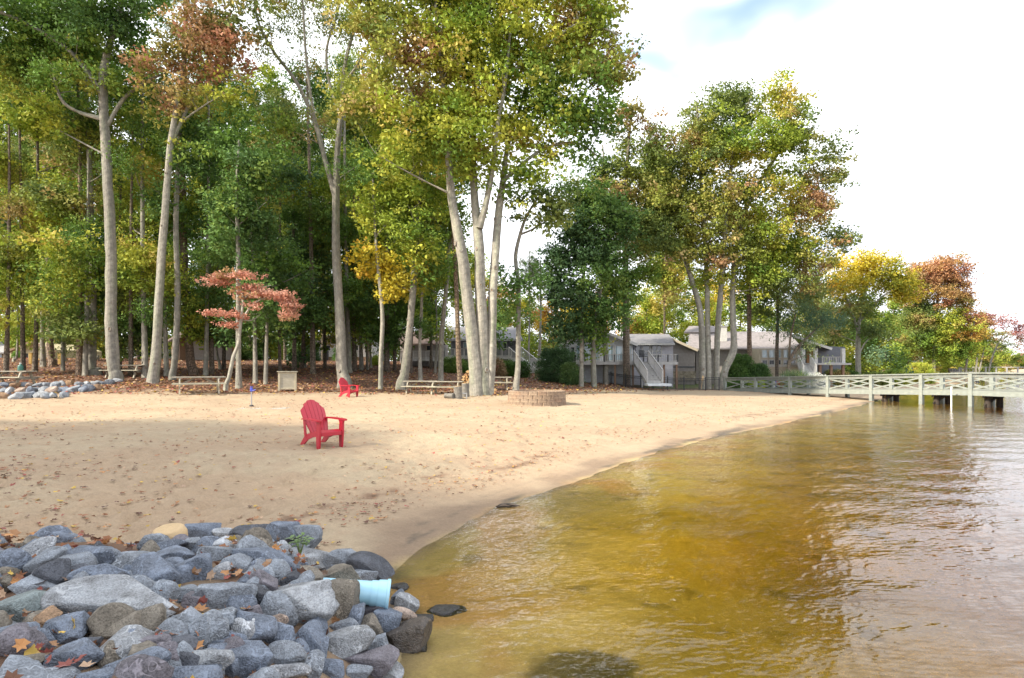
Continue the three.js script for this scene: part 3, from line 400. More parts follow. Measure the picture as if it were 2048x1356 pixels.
tree({ seed: 21, label: 'small pink-leaved dogwood with crooked trunk and layered boughs beside middle table', D: 32, bark: 'pale', leaf: 'layer', name: 'dogwood_tree', pal: 'pink', dens: 1.5, hold: 4, flat: 0.45, slope: 0.1,
  stems: [[[451, 784, 7.5], [458, 755, 5.4], [467, 712, 5], [476, 690, 4.6], [480, 660, 4.4], [484, 625, 4], [486, 595, 3.2], [478, 570, 2.2], [468, 555, 1.2]], [[483, 640, 3], [508, 606, 2.4], [545, 592, 1.8], [585, 612, 1]], [[486, 600, 2.2], [510, 578, 1.6], [540, 570, 1]], [[479, 668, 2.4], [460, 650, 1.6], [432, 636, 1]], [[484, 640, 2], [500, 640, 1.6], [515, 628, 1]]],
  blobs: [[430, 554, 20, 8], [458, 550, 24, 10], [482, 552, 22, 10], [505, 565, 24, 12], [532, 578, 24, 13], [555, 590, 24, 14], [578, 604, 20, 15], [592, 624, 12, 14], [575, 635, 10, 10, 'pink', 0.6], [520, 590, 20, 9, 'pink', 0.7], [450, 565, 22, 6, 'pink', 0.7], [440, 630, 18, 6], [462, 634, 22, 8], [486, 626, 16, 9], [505, 612, 14, 9, 'pink', 0.6], [470, 648, 14, 5, 'pink', 0.6], [485, 580, 16, 12, 'pink', 0.6]] });
tree({ seed: 22, label: 'upright grey trunk just behind the pink dogwood', D: 35, bark: 'grey', pal: 'deep', dens: 0.7, stems: [[[478, 776, 10], [477, 735, 7.2], [477, 640, 6.6], [476, 500, 6], [474, 380, 5], [478, 280, 3]]], blobs: [[470, 400, 60, 50, 'deep'], [510, 330, 60, 50, 'deep', 0.9], [450, 480, 40, 35, 'deep', 0.7]] });

// slender trunks deeper in the wood: [px, py, half width, top, bark, palette, lean, words that set it apart]
[[12, 748, 6, 250, 'dark', 'lime', 6, 'dark slim trunk at the far left frame edge by yellow house'],
  [46, 746, 6, 200, 'dark', 'lime', -8, 'dark slim trunk before the yellow house gable'],
  [158, 750, 8, 120, 'pine', 'olive', -4, 'dark red-brown pine trunk beside the mossy trunk'],
  [171, 752, 6.5, 300, 'grey', 'green', 6, 'grey curved trunk crossing the dark pine near the mossy trunk'],
  [126, 742, 4.5, 260, 'pale', 'lime', 4, 'thin pale stem between yellow bollard and curved trunk'],
  [262, 752, 6, 240, 'dark', 'green', 4, 'dark trunk behind the table that the tallest trunk hides'],
  [291, 756, 8, 160, 'grey', 'green', -6, 'rough grey trunk just left of the leaning pale trunk'],
  [333, 752, 6, 240, 'grey', 'green', 3, 'ivy-spotted slim trunk right of the leaning pale trunk'],
  [411, 752, 6, 200, 'grey', 'deep', 6, 'wavy grey trunk before the brown hut gable'],
  [424, 748, 6.5, 180, 'dark', 'deep', 2, 'dark straight trunk against the brown hut wall'],
  [511, 772, 6, 330, 'grey', 'deep', -14, 'grey trunk leaning left beside the wooden bin box'],
  [531, 773, 5.5, 300, 'grey', 'deep', -2, 'slim grey trunk nearest the wooden bin box'],
  [560, 746, 4.5, 320, 'dark', 'deep', 3, 'dark stem directly above the wooden bin box'],
  [589, 742, 6, 240, 'dark', 'deep', -3, 'dark trunk just right of the wooden bin box'],
  [626, 748, 7, 160, 'dark', 'dusk', -12, 'blackish trunk with evergreen boughs left of slim pale forked trunk'],
  [604, 738, 5, 300, 'dark', 'dusk', 6, 'short dark trunk behind the blackish evergreen trunk'],
  [699, 745, 7, 220, 'grey', 'green', -10, 'lit grey trunk hugging the slim pale forked trunk'],
  [709, 742, 6, 260, 'dark', 'deep', 2, 'brown trunk second right of slim pale forked trunk'],
  [723, 740, 5.5, 160, 'grey', 'deep', -2, 'grey-brown trunk third right of slim pale forked trunk'],
  [742, 736, 3.5, 260, 'pale', 'lime', -2, 'whitish stem before the white house gable'],
  [774, 744, 7.5, 200, 'dark', 'green', -3, 'dark trunk right of the thin pale straight trunk'],
  [789, 740, 5, 300, 'dark', 'green', 0, 'dark thin trunk left of the flared golden tree'],
  [820, 746, 6, 200, 'dark', 'deep', 4, 'dark trunk hidden half behind the flared golden tree'],
  [862, 738, 4, 280, 'dark', 'deep', 4, 'dark stem in front of the red-brown roof'],
  [70, 744, 6, 180, 'dark', 'olive', 3, 'reddish dark trunk between the two yellow bollards'],
  [240, 744, 5, 280, 'dark', 'deep', 4, 'dark trunk peeping from behind the tallest grey trunk'],
  [447, 738, 5, 300, 'dark', 'dusk', 3, 'dark trunk at the right corner of the brown hut'],
  [650, 736, 4.5, 250, 'dark', 'dusk', -3, 'dark stem before the white house end wall'],
].forEach(([px, py, r0, top, bark, pal, lean, label], i) => {
  const r = rng(900 + i), D = clamp(baseD(px, py), 38, 66), bl = [];
  const n = 6 + Math.floor(r() * 2); for (let k = 0; k < n; k++) { const u = k / (n - 1), py2 = mix(top - 10, 640, Math.pow(u, 0.8)) + (r() - 0.5) * 40; bl.push([px + lean * (1 - u) + (r() - 0.5) * 90, py2, 34 + r() * 30, 26 + r() * 22, r() < 0.35 ? (pal === 'dusk' ? 'deep' : pal === 'deep' ? 'green' : 'lime') : pal, 0.75 + 0.35 * r(), (r() - 0.5) * 5]); }
  tree({ seed: 300 + i, label, D, bark, pal, dens: 0.72, hold: 6, stems: [straight(px, py, r0, top, D, lean, (r() - 0.5) * 12)], blobs: bl, leaf: bark === 'pine' ? 'broad' : i % 3 ? 'broad' : 'fine', group: 'slender trees in the wood behind the beach' });
});

// young understorey trees between the trunks: [px, py, D, crown top, crown bottom, half width, palette, words]
[[28, 752, 50, 560, 690, 48, 'lime', 'young lime-green tree in front of the yellow house'], [130, 752, 52, 520, 680, 44, 'lime', 'young yellow-green tree left of the mossy trunk'], [262, 764, 42, 560, 720, 40, 'olive', 'young spreading tree with pale leaf sprays right of tallest trunk'], [330, 752, 50, 470, 640, 46, 'green', 'young green tree behind the leaning pale trunk'], [440, 752, 48, 520, 690, 48, 'deep', 'young dark tree behind the dogwood crown'], [530, 752, 52, 520, 700, 50, 'deep', 'young dark tree left of wooden bin box'], [610, 748, 52, 560, 720, 46, 'dusk', 'young blackish tree beside the slim forked trunk'], [735, 748, 52, 520, 680, 46, 'green', 'young green tree left of the golden leaves'], [870, 748, 50, 540, 690, 44, 'green', 'young green tree before the low brown roof'], [985, 740, 55, 600, 690, 34, 'green', 'young green tree at the deck behind triple tree'], [195, 752, 54, 560, 700, 40, 'lime', 'young lime tree just behind tallest grey trunk'], [690, 744, 56, 580, 700, 44, 'lime', 'young yellowish tree behind the slim forked trunk']]
  .forEach(([px, py, D, top, bottom, w, pal, label], i) => { const r = rng(1200 + i), bl = []; for (let k = 0; k < 7; k++) { const u = (k + 0.5) / 7; bl.push([px + (r() - 0.5) * w * 1.3, mix(top, bottom, u), w * (0.35 + 0.3 * r()) * Math.sin(0.5 + u * 2.2), (bottom - top) / 9, r() < 0.3 ? 'lime' : pal, 0.85, (r() - 0.5) * 3]); } tree({ seed: 1300 + i, label, D, bark: 'grey', pal, dens: 0.85, flat: 0.5, stems: [straight(px, py, 3.4, top + 30, D, (r() - 0.5) * 20, (r() - 0.5) * 14)], blobs: bl, group: 'young understorey trees' }); });

// ------------------------------------------------------------------ trees along the right shore
tree({ seed: 40, label: 'golden yellow tree with pale forked trunk behind the pier', D: 62, bark: 'pale', pal: 'gold', dens: 1.0,
  stems: [[[1716, 754, 9], [1716, 700, 6.6], [1717, 655, 5.4], [1722, 615, 4.4], [1735, 570, 3.2], [1748, 530, 2]], [[1717, 665, 4], [1700, 620, 3.2], [1682, 580, 2.2]], [[1722, 640, 3], [1752, 600, 2.4], [1790, 570, 1.6]], [[1716, 715, 2.5], [1735, 690, 2], [1760, 670, 1.2]]],
  blobs: [[1700, 535, 45, 22, 'gold', 1.1], [1745, 522, 45, 18, 'gold'], [1785, 555, 45, 25, 'gold', 1.1], [1808, 585, 30, 24, 'gold'], [1740, 560, 50, 24, 'gold', 0.8], [1680, 570, 40, 28, 'gold', 0.7], [1690, 610, 50, 30, 'olive', 0.6], [1670, 650, 40, 28, 'olive', 0.5], [1745, 610, 45, 26, 'lime', 0.5], [1750, 665, 45, 22, 'olive', 0.5]] });
tree({ seed: 41, label: 'large russet-orange tree on the far bank beyond the golden tree', D: 80, bark: 'grey', pal: 'rust', dens: 1.0,
  stems: [[[1868, 752, 6], [1868, 690, 5], [1872, 630, 4], [1880, 560, 2.5]], [[1925, 748, 3], [1934, 690, 2.6], [1940, 640, 2]]],
  blobs: [[1860, 545, 45, 28, 'rust'], [1900, 535, 40, 24, 'rust'], [1925, 560, 24, 24, 'plum', 0.8], [1880, 585, 55, 28, 'rust'], [1920, 600, 25, 22, 'rust', 0.7], [1850, 625, 40, 35, 'olive'], [1895, 640, 50, 35, 'lime', 0.9], [1920, 670, 35, 30, 'amber', 0.8], [1860, 680, 45, 30, 'lime', 0.9], [1915, 700, 40, 22, 'lime', 0.8], [1830, 575, 28, 40, 'tan', 0.8], [1845, 555, 35, 30, 'rust', 0.9], [1935, 630, 30, 30, 'rust', 0.8], [1890, 700, 60, 28, 'lime', 0.9], [1840, 660, 35, 50, 'olive', 0.8]] });
tree({ seed: 42, label: 'small wine-red tree at the tip of the near bank', D: 92, bark: 'grey', pal: 'plum', dens: 0.8, stems: [[[1950, 748, 2.6], [1956, 700, 2.2], [1966, 650, 1.4]], [[1958, 746, 2.2], [1966, 700, 1.8], [1976, 660, 1]]], blobs: [[1968, 635, 22, 16, 'plum'], [1960, 660, 26, 20, 'rust', 0.9], [1950, 690, 26, 20, 'lime', 0.9], [1978, 670, 14, 14, 'olive', 0.6]] });
tree({ seed: 43, label: 'sparse half-bare tree leaning over the lake at the right edge', D: 95, bark: 'grey', pal: 'plum', dens: 0.7, stems: [[[1977, 746, 2.6], [1986, 710, 2.2], [2000, 680, 1.6], [2018, 650, 1]], [[1990, 700, 1.4], [2012, 690, 1.1], [2040, 676, 0.6]]], blobs: [[2018, 646, 20, 14, 'plum', 0.8], [2034, 664, 18, 14, 'plum', 0.8], [2008, 668, 18, 14, 'tan', 0.5], [2002, 690, 16, 12, 'olive', 0.6], [2036, 690, 16, 10, 'plum', 0.5]] });
tree({ seed: 44, label: 'feathery blue-green tree over the right house porch', D: 53, bark: 'dark', leaf: 'fine', pal: 'blue', dens: 0.75, stems: [[[1575, 750, 5.5], [1580, 720, 4.8], [1598, 692, 4], [1626, 664, 3], [1650, 640, 2]], [[1579, 722, 3.4], [1575, 680, 2.8], [1580, 630, 2]]], blobs: [[1610, 600, 45, 40, 'blue'], [1580, 650, 35, 32, 'blue', 0.8], [1645, 635, 45, 30, 'blue'], [1570, 590, 35, 35, 'olive', 0.8], [1640, 580, 35, 30, 'olive', 0.8], [1610, 690, 30, 18, 'blue', 0.6]] });
tree({ seed: 45, label: 'dark thin trunk standing before the right house windows', D: 55, bark: 'dark', pal: 'olive', dens: 0.75, stems: [[[1554, 752, 6], [1554, 700, 4.8], [1556, 620, 4.2], [1552, 540, 3], [1556, 470, 2]]], blobs: [[1550, 560, 45, 35, 'green', 0.9], [1570, 510, 45, 35, 'olive'], [1530, 610, 35, 26, 'olive', 0.6]] });
tree({ seed: 46, label: 'brown pine trunk before the dark shrub of the right house', D: 54, bark: 'pine', pal: 'green', dens: 0.8, name: 'pine_tree', stems: [[[1499, 750, 7.5], [1499, 700, 6.4], [1498, 600, 6], [1495, 480, 4.6], [1490, 380, 3]]], blobs: [[1500, 580, 40, 26, 'green', 0.9], [1520, 530, 40, 30, 'lime', 0.9], [1480, 470, 40, 30, 'olive', 0.8]] });

// ------------------------------------------------------------------ woods behind the houses and round the lake
function wood(px, top, bottom, w, D, pal, label, seed, dens = 1, bark = 'dark', name = 'broadleaf_tree', group = 'trees in the woods behind the houses') {
  const r = rng(seed), g = at(px, 0, D), hy = heightAt(g.x, g.z), base = HORIZON - (hy - EYE) * F / D, bl = [], n = 7;
  for (let k = 0; k < n; k++) { const u = (k + 0.5) / n, wide2 = Math.sin(Math.PI * (0.18 + 0.72 * u)); bl.push([px + (r() - 0.5) * w * 1.1 * wide2, mix(top, bottom, u), w * (0.38 + 0.25 * r()) * wide2 + 6, (bottom - top) / n * (0.9 + 0.5 * r()), r() < 0.22 ? (pal === 'gold' ? 'lime' : pal === 'amber' ? 'gold' : 'lime') : pal, 1, (r() - 0.5) * 4]); }
  tree({ seed, label, D, bark, pal, dens, name, group, leaf: D > 66 ? 'far' : 'broad', hold: 7, stems: [straight(px, base, 0.2 * F / D, top + (bottom - top) * 0.25, D, (r() - 0.5) * 14, (r() - 0.5) * 8)], blobs: bl });
}
[[-45, 330, 700, 80, 72, 'lime', 'yellow-green tree at the far left edge of the wood'], [25, 360, 690, 90, 80, 'lime', 'yellow-green tree over the yellow house roof'], [75, 420, 690, 60, 92, 'gold', 'yellowing tree behind the yellow house'], [120, 300, 690, 80, 84, 'lime', 'light green tree behind the mossy trunk'], [190, 420, 700, 70, 76, 'green', 'green tree filling the gap left of tallest grey trunk'],
  [250, 330, 690, 80, 88, 'green', 'green tree filling the gap right of tallest grey trunk'], [300, 480, 700, 70, 70, 'lime', 'low bright tree behind the leaning pale trunk'], [350, 400, 700, 70, 95, 'green', 'green tree behind the purplish trunk'], [420, 260, 690, 90, 78, 'deep', 'dark tree rising over the brown hut'], [480, 300, 690, 90, 72, 'deep', 'dark tree behind the dogwood'],
  [540, 260, 690, 90, 84, 'deep', 'dark tree above the wooden bin box'], [590, 330, 690, 80, 74, 'dusk', 'blackish green tree left of slim forked trunk'], [640, 420, 690, 70, 96, 'lime', 'lighter tree over the white house'], [700, 300, 680, 90, 82, 'deep', 'dark tree behind the grey-brown trunks'], [750, 380, 680, 70, 92, 'lime', 'yellow-green tree behind the white house gable'],
  [800, 300, 680, 90, 80, 'green', 'green tree behind the flared golden tree'], [860, 330, 670, 80, 86, 'green', 'green tree over the red-brown roof'], [930, 520, 670, 60, 100, 'lime', 'light tree glimpsed between the stems of the triple tree'],
  [1000, 560, 690, 55, 96, 'amber', 'orange tree behind the deck house roof'], [1050, 590, 700, 50, 104, 'lime', 'yellow-green tree beside two pale pines'], [1095, 600, 700, 50, 92, 'amber', 'tan-orange tree behind the big dark shrub'], [1140, 610, 690, 45, 100, 'gold', 'yellow tree behind the left of the blue house'], [1190, 590, 680, 50, 106, 'amber', 'orange tree behind the blue house gable'], [1240, 570, 680, 55, 90, 'amber', 'bright orange tree behind the blue house roof'], [1300, 570, 690, 70, 86, 'lime', 'bright yellow-green tree behind the blue house wing'], [1360, 550, 690, 75, 94, 'lime', 'broad yellow-green tree between the blue and brown houses'], [1425, 560, 680, 60, 100, 'gold', 'yellow tree over the brown house roof'], [1480, 590, 680, 60, 88, 'lime', 'yellow-green tree over the brown house middle'], [1545, 600, 680, 60, 96, 'olive', 'olive tree behind the brown house chimney end'], [1610, 560, 700, 60, 78, 'olive', 'olive tree beyond the porch of the brown house'], [1665, 570, 710, 55, 84, 'olive', 'olive tree behind the golden tree'], [1760, 640, 730, 60, 84, 'green', 'green tree in the gap right of the golden tree'], [1815, 620, 735, 55, 92, 'green', 'green tree between golden and russet trees'], [1775, 690, 745, 45, 70, 'blue', 'low blue-green tree behind the clipped shrubs'],
  [15, 90, 420, 90, 60, 'green', 'tall green tree rising at the far left corner'], [95, 130, 460, 80, 64, 'lime', 'tall yellow-green tree between the scaly pine and mossy trunk'], [150, 60, 380, 80, 70, 'green', 'tall green tree above the mossy trunk'], [275, 120, 430, 80, 66, 'green', 'tall green tree between the tallest and leaning trunks'], [420, 90, 420, 90, 62, 'green', 'tall green tree right of the rusty maple crown'], [500, 130, 460, 90, 68, 'deep', 'tall dark tree between the rusty maple and forked tree'], [570, 200, 520, 80, 64, 'olive', 'tall olive tree inside the fork of the slim pale tree'], [645, 180, 500, 80, 70, 'green', 'tall green tree behind the fork of the slim pale tree'], [735, 150, 460, 80, 62, 'lime', 'tall yellow-green tree left of the triple tree crown'], [1330, 330, 600, 70, 66, 'maple', 'tan-green tree between the dark-barked and four-trunked trees'],
  [1962, 660, 742, 34, 118, 'olive', 'olive tree at the very tip of the bank'], [1985, 690, 742, 30, 130, 'lime', 'small yellow-green tree past the bank tip'], [2010, 700, 741, 30, 150, 'olive', 'small olive tree behind the half-bare tree'], [1640, 600, 735, 60, 98, 'olive', 'olive tree far behind the right porch'], [1700, 620, 735, 60, 92, 'olive', 'dull olive tree behind the golden trunk'], [1735, 600, 735, 60, 104, 'lime', 'yellow-green tree behind the golden crown'], [1790, 580, 735, 55, 104, 'maple', 'tan tree between golden and russet crowns'], [1850, 640, 740, 50, 96, 'lime', 'yellow-green tree below the russet crown'], [1900, 650, 742, 50, 100, 'lime', 'yellow-green tree below the wine-red leaves'], [1935, 660, 742, 40, 108, 'maple', 'tan-green tree near the tip of the bank'], [1290, 600, 705, 60, 110, 'gold', 'yellow tree low behind the blue house wing'], [1160, 620, 705, 60, 112, 'lime', 'light green tree low behind the blue house gable'], [970, 600, 690, 55, 106, 'gold', 'yellow tree seen under the triple tree'],
].forEach(([px, top, bottom, w, D, pal, label], i) => wood(px, top, bottom, w, D, pal, label, 500 + i, 1.05));
[[1057, 500, 'thinner pale pine beyond the deck house stairs'], [1079, 520, 'paler stout pine beyond the deck house stairs']].forEach(([px, top, label], i) => tree({ seed: 560 + i, label, D: 72, bark: 'pale', name: 'pine_tree', leaf: 'pine', pal: 'olive', dens: 0.7, stems: [straight(px, 712, 2.6 + i, top, 72, 1, 2)], blobs: [[px, top + 30, 28, 26, 'olive'], [px + 14, top + 70, 22, 16, 'olive', 0.7]] }));
// undergrowth that closes the wood behind the houses
{ const r = rng(633), list = [], t = new THREE.Group(); t.name = 'undergrowth'; t.userData = { label: 'low undergrowth closing the wood behind the houses', category: 'undergrowth', kind: 'stuff' }; scene.add(t);
  for (let i = 0; i < 9000; i++) { const px = -120 + r() * 1880, D = 84 + 26 * r(), x = (px - CX) * D / F, L = land(x, D); if (L.s < 3) continue; const hgt = (1.6 + 3.6 * fbm2(x * 0.18, D * 0.18, 3, 630)) * (px > 1000 && px < 1450 ? 1.15 : 1), p = V(x, L.h + hgt * Math.pow(r(), 0.8), -D); list.push([p, 1.1, PAL[['deep', 'green', 'lime', 'olive'][Math.floor(clamp(fbm2(x * 0.1, D * 0.1, 2, 636) * 1.6 - 0.3) * 3.99)]], p]); }
  sprays(t, 'foliage', 'far', list, r); nSprays += list.length; }
// far shore across the lake
{ const r = rng(640); for (let i = 0; i < 26; i++) { const D = 330 + i * 8 + r() * 20, px = 1925 + i * 9 + r() * 6, top = 707 + r() * 12 - (i > 18 ? 4 : 0); wood(px, top, 736, 17, D, ['green', 'olive', 'maple', 'deep', 'amber'][Math.floor(r() * 5)], ORD[i] + ' small tree from the left along the far shore of the lake', 650 + i, 1.4, 'dark', 'far_shore_tree', 'far shore treeline'); } }
// trees beside the camera, left of the view, whose shade falls on the near sand and rocks
[[-21.5, -1.5, 1, 'deep', 17], [-27, 3.5, 2, 'green', 19], [-19, -8.5, 3, 'deep', 18], [-31, -4, 4, 'green', 20]].forEach(([x, d, i, pal, h]) => { const top = 735 - (h - 1) * 31.25, px = 1024; tree({ seed: 700 + i, label: ['shade tree left of the view, second nearest the near riprap', 'shade tree left of the view, closest to the left bank stones', 'shade tree left of the view, nearest the near riprap heap', 'shade tree left of the view, farthest from the water', 'shade tree left of the view, farthest behind the camera'][i - 1], D: 40, place: [x, d], bark: 'grey', pal, dens: 0.48, group: 'shade trees left of the view', stems: [straight(px, 766, 9, top + 60, 40, 10, 8)], blobs: [[px, top + 60, 110, 60], [px - 70, top + 150, 90, 60], [px + 80, top + 140, 90, 60], [px, top + 210, 130, 50], [px + 30, top + 110, 120, 60, pal, 1, 3], [px - 20, top + 150, 120, 60, pal, 1, -3]] }); });

// ------------------------------------------------------------------ shrubs and beds
function shrub(label, px, py, w, h, D, pal, leaf = 'shrub', name = 'shrub', dens = 1) {
  const r = rng(px * 7 + py), b = at(px, py, D); b.y = heightAt(b.x, b.z); const t = thing(name, label, 'shrub', [b.x, b.y, b.z], 0), k = D / F, ax = w * k / 2, ay = h * k, list = [], stems = [];
  const n = Math.round(ax * ay * 150 * dens);
  for (let i = 0; i < n; i++) { const u = r(), a = r() * 6.28, s = Math.pow(r(), 0.35) * (0.85 + 0.3 * r()) * Math.sqrt(Math.max(0.05, 1 - Math.pow(Math.abs(u - 0.4) / 0.66, 2.4))); const p = V(ax * s * Math.cos(a), u * ay, Math.min(ax, ay * 1.1) * s * Math.sin(a)); p.x += (noise2(a * 2, u * 4, px) - 0.5) * ax * 0.4; list.push([p, 1.25, PAL[pal], p.clone().add(b)]); }
  for (let i = 0; i < 5; i++) stems.push(tube([V((r() - 0.5) * 0.2, -0.1, (r() - 0.5) * 0.2), V((r() - 0.5) * ax * 0.6, ay * 0.4, (r() - 0.5) * ax * 0.5), V((r() - 0.5) * ax * 1.2, ay * 0.8, (r() - 0.5) * ax)], [0.03, 0.02, 0.008], 5, i));
  part(t, 'stem', stems, barks.dark); sprays(t, 'foliage', leaf, list, r); nSprays += list.length; return t;
}
shrub('large dark evergreen shrub left of the blue house', 1112, 748, 78, 66, 50, 'dusk');
shrub('low dark evergreen shrub at the foot of the large one', 1142, 757, 42, 42, 47.5, 'dusk');
shrub('dark shrub mass before the brown house windows', 1482, 748, 60, 66, 53.5, 'deep');
shrub('second dark shrub hugging the brown pine trunk', 1518, 752, 40, 48, 53, 'deep');
shrub('low green hedge in front of the dark shrub mass', 1478, 760, 68, 18, 51, 'green');
shrub('yellow-green low shrub beside the pier start', 1512, 764, 30, 18, 50.5, 'lime');
shrub('brown-green round shrub below the white deck railing', 992, 752, 32, 36, 50, 'plum');
shrub('dark shrub below the deck left of the triple tree', 908, 746, 50, 30, 52, 'deep');
shrub('leafy green shrub under the deck stairs', 1012, 742, 42, 30, 53, 'green');
shrub('green shrub behind the stair foot of the deck house', 1042, 742, 34, 30, 53, 'deep');
shrub('clipped pale yellow-green dome shrub on the far bank', 1790, 752, 52, 30, 64, 'lime');
shrub('broad clipped shrub beside the pale dome shrub', 1752, 752, 50, 26, 63, 'olive');
shrub('rounded green shrub near the right porch steps', 1672, 752, 50, 32, 60, 'olive');
shrub('leafy green shrub between porch shrub and golden trunk', 1700, 750, 40, 28, 62, 'green');
shrub('loose yellow-green bush before the dark wood on the bank', 1838, 752, 56, 40, 74, 'lime');
shrub('small box hedge before the yellow house', 37, 742, 18, 14, 60, 'green');
shrub('dark undergrowth bush behind the forked trunk', 610, 730, 60, 40, 62, 'dusk');
shrub('dark undergrowth bush by the white house wall', 690, 724, 46, 30, 66, 'deep');
shrub('yellowish sapling bush by the whitish stem', 752, 738, 22, 18, 58, 'lime');
shrub('low bush at the right end of the brown hut', 505, 732, 50, 26, 62, 'deep');
shrub('tall fountain grass clump before the right house', 1590, 760, 56, 30, 51, 'blue', 'grass', 'grass_clump', 0.6);

// ------------------------------------------------------------------ houses
const paint = (c, o) => std(c, { roughness: 0.75, map: woodT, ...o });
const HM = {
  white: paint(RGB(0.68, 0.68, 0.67)), bluewhite: paint(RGB(0.74, 0.79, 0.84)), lilac: paint(RGB(0.60, 0.60, 0.68)), taupe: paint(RGB(0.42, 0.385, 0.37)), cream: paint(RGB(0.74, 0.66, 0.42)), beige: paint(RGB(0.62, 0.55, 0.44)), brown: paint(RGB(0.26, 0.16, 0.10)), orange: paint(RGB(0.42, 0.22, 0.08)), slate: paint(RGB(0.17, 0.18, 0.21)),
  deck: paint(RGB(0.50, 0.49, 0.48)), railwhite: paint(RGB(0.78, 0.77, 0.75)), stone: std(RGB(0.55, 0.47, 0.36), { map: stoneT, bumpMap: stoneB, bumpScale: 0.02 }), black: std(RGB(0.02, 0.02, 0.022), { roughness: 0.5 }), dark: std(RGB(0.035, 0.03, 0.03), { roughness: 0.7 }),
  roofgrey: std(RGB(0.24, 0.24, 0.26), { map: rep(shingleT, 0.5), roughness: 0.95 }), roofmauve: std(RGB(0.28, 0.255, 0.255), { map: rep(shingleT, 0.5), roughness: 0.95 }), roofbrown: std(RGB(0.16, 0.115, 0.10), { map: rep(shingleT, 0.5), roughness: 0.95 }), roofpale: std(RGB(0.4, 0.4, 0.4), { map: rep(shingleT, 0.5), roughness: 0.95 }),
  glass: new THREE.MeshPhysicalMaterial({ color: RGB(0.30, 0.40, 0.45), roughness: 0.06, metalness: 0, clearcoat: 1, clearcoatRoughness: 0.03 }), darkglass: new THREE.MeshPhysicalMaterial({ color: RGB(0.03, 0.035, 0.045), roughness: 0.06, clearcoat: 1, clearcoatRoughness: 0.03 }),
};
for (const k in HM) HM[k].name = k;
function slab(a, b, c, d, th) {                               // a roof plane through four corners, th thick downwards
  const n = new THREE.Vector3().subVectors(b, a).cross(new THREE.Vector3().subVectors(d, a)).normalize(); if (n.y < 0) n.negate();
  const q = [a, b, c, d], lo = q.map((p) => p.clone().addScaledVector(n, -th)), f = [[q[0], q[1], q[2]], [q[0], q[2], q[3]], [lo[2], lo[1], lo[0]], [lo[3], lo[2], lo[0]]];
  for (let i = 0; i < 4; i++) { const j = (i + 1) % 4; f.push([q[i], lo[i], lo[j]], [q[i], lo[j], q[j]]); }
  const g = new THREE.BufferGeometry(); g.setAttribute('position', new THREE.Float32BufferAttribute(f.flat().flatMap((p) => p.toArray()), 3)); const m = metreUv(g); m.computeVertexNormals(); return m;
}
function wallPoly(pts, z0, z1) {                              // an upright body with that front outline, from z0 (front) back to z1
  const s = new THREE.Shape(pts.map((p) => new THREE.Vector2(p.x, p.y))), g = new THREE.ExtrudeGeometry(s, { depth: z0 - z1, bevelEnabled: false }); g.translate(0, 0, z1); return metreUv(g);
}
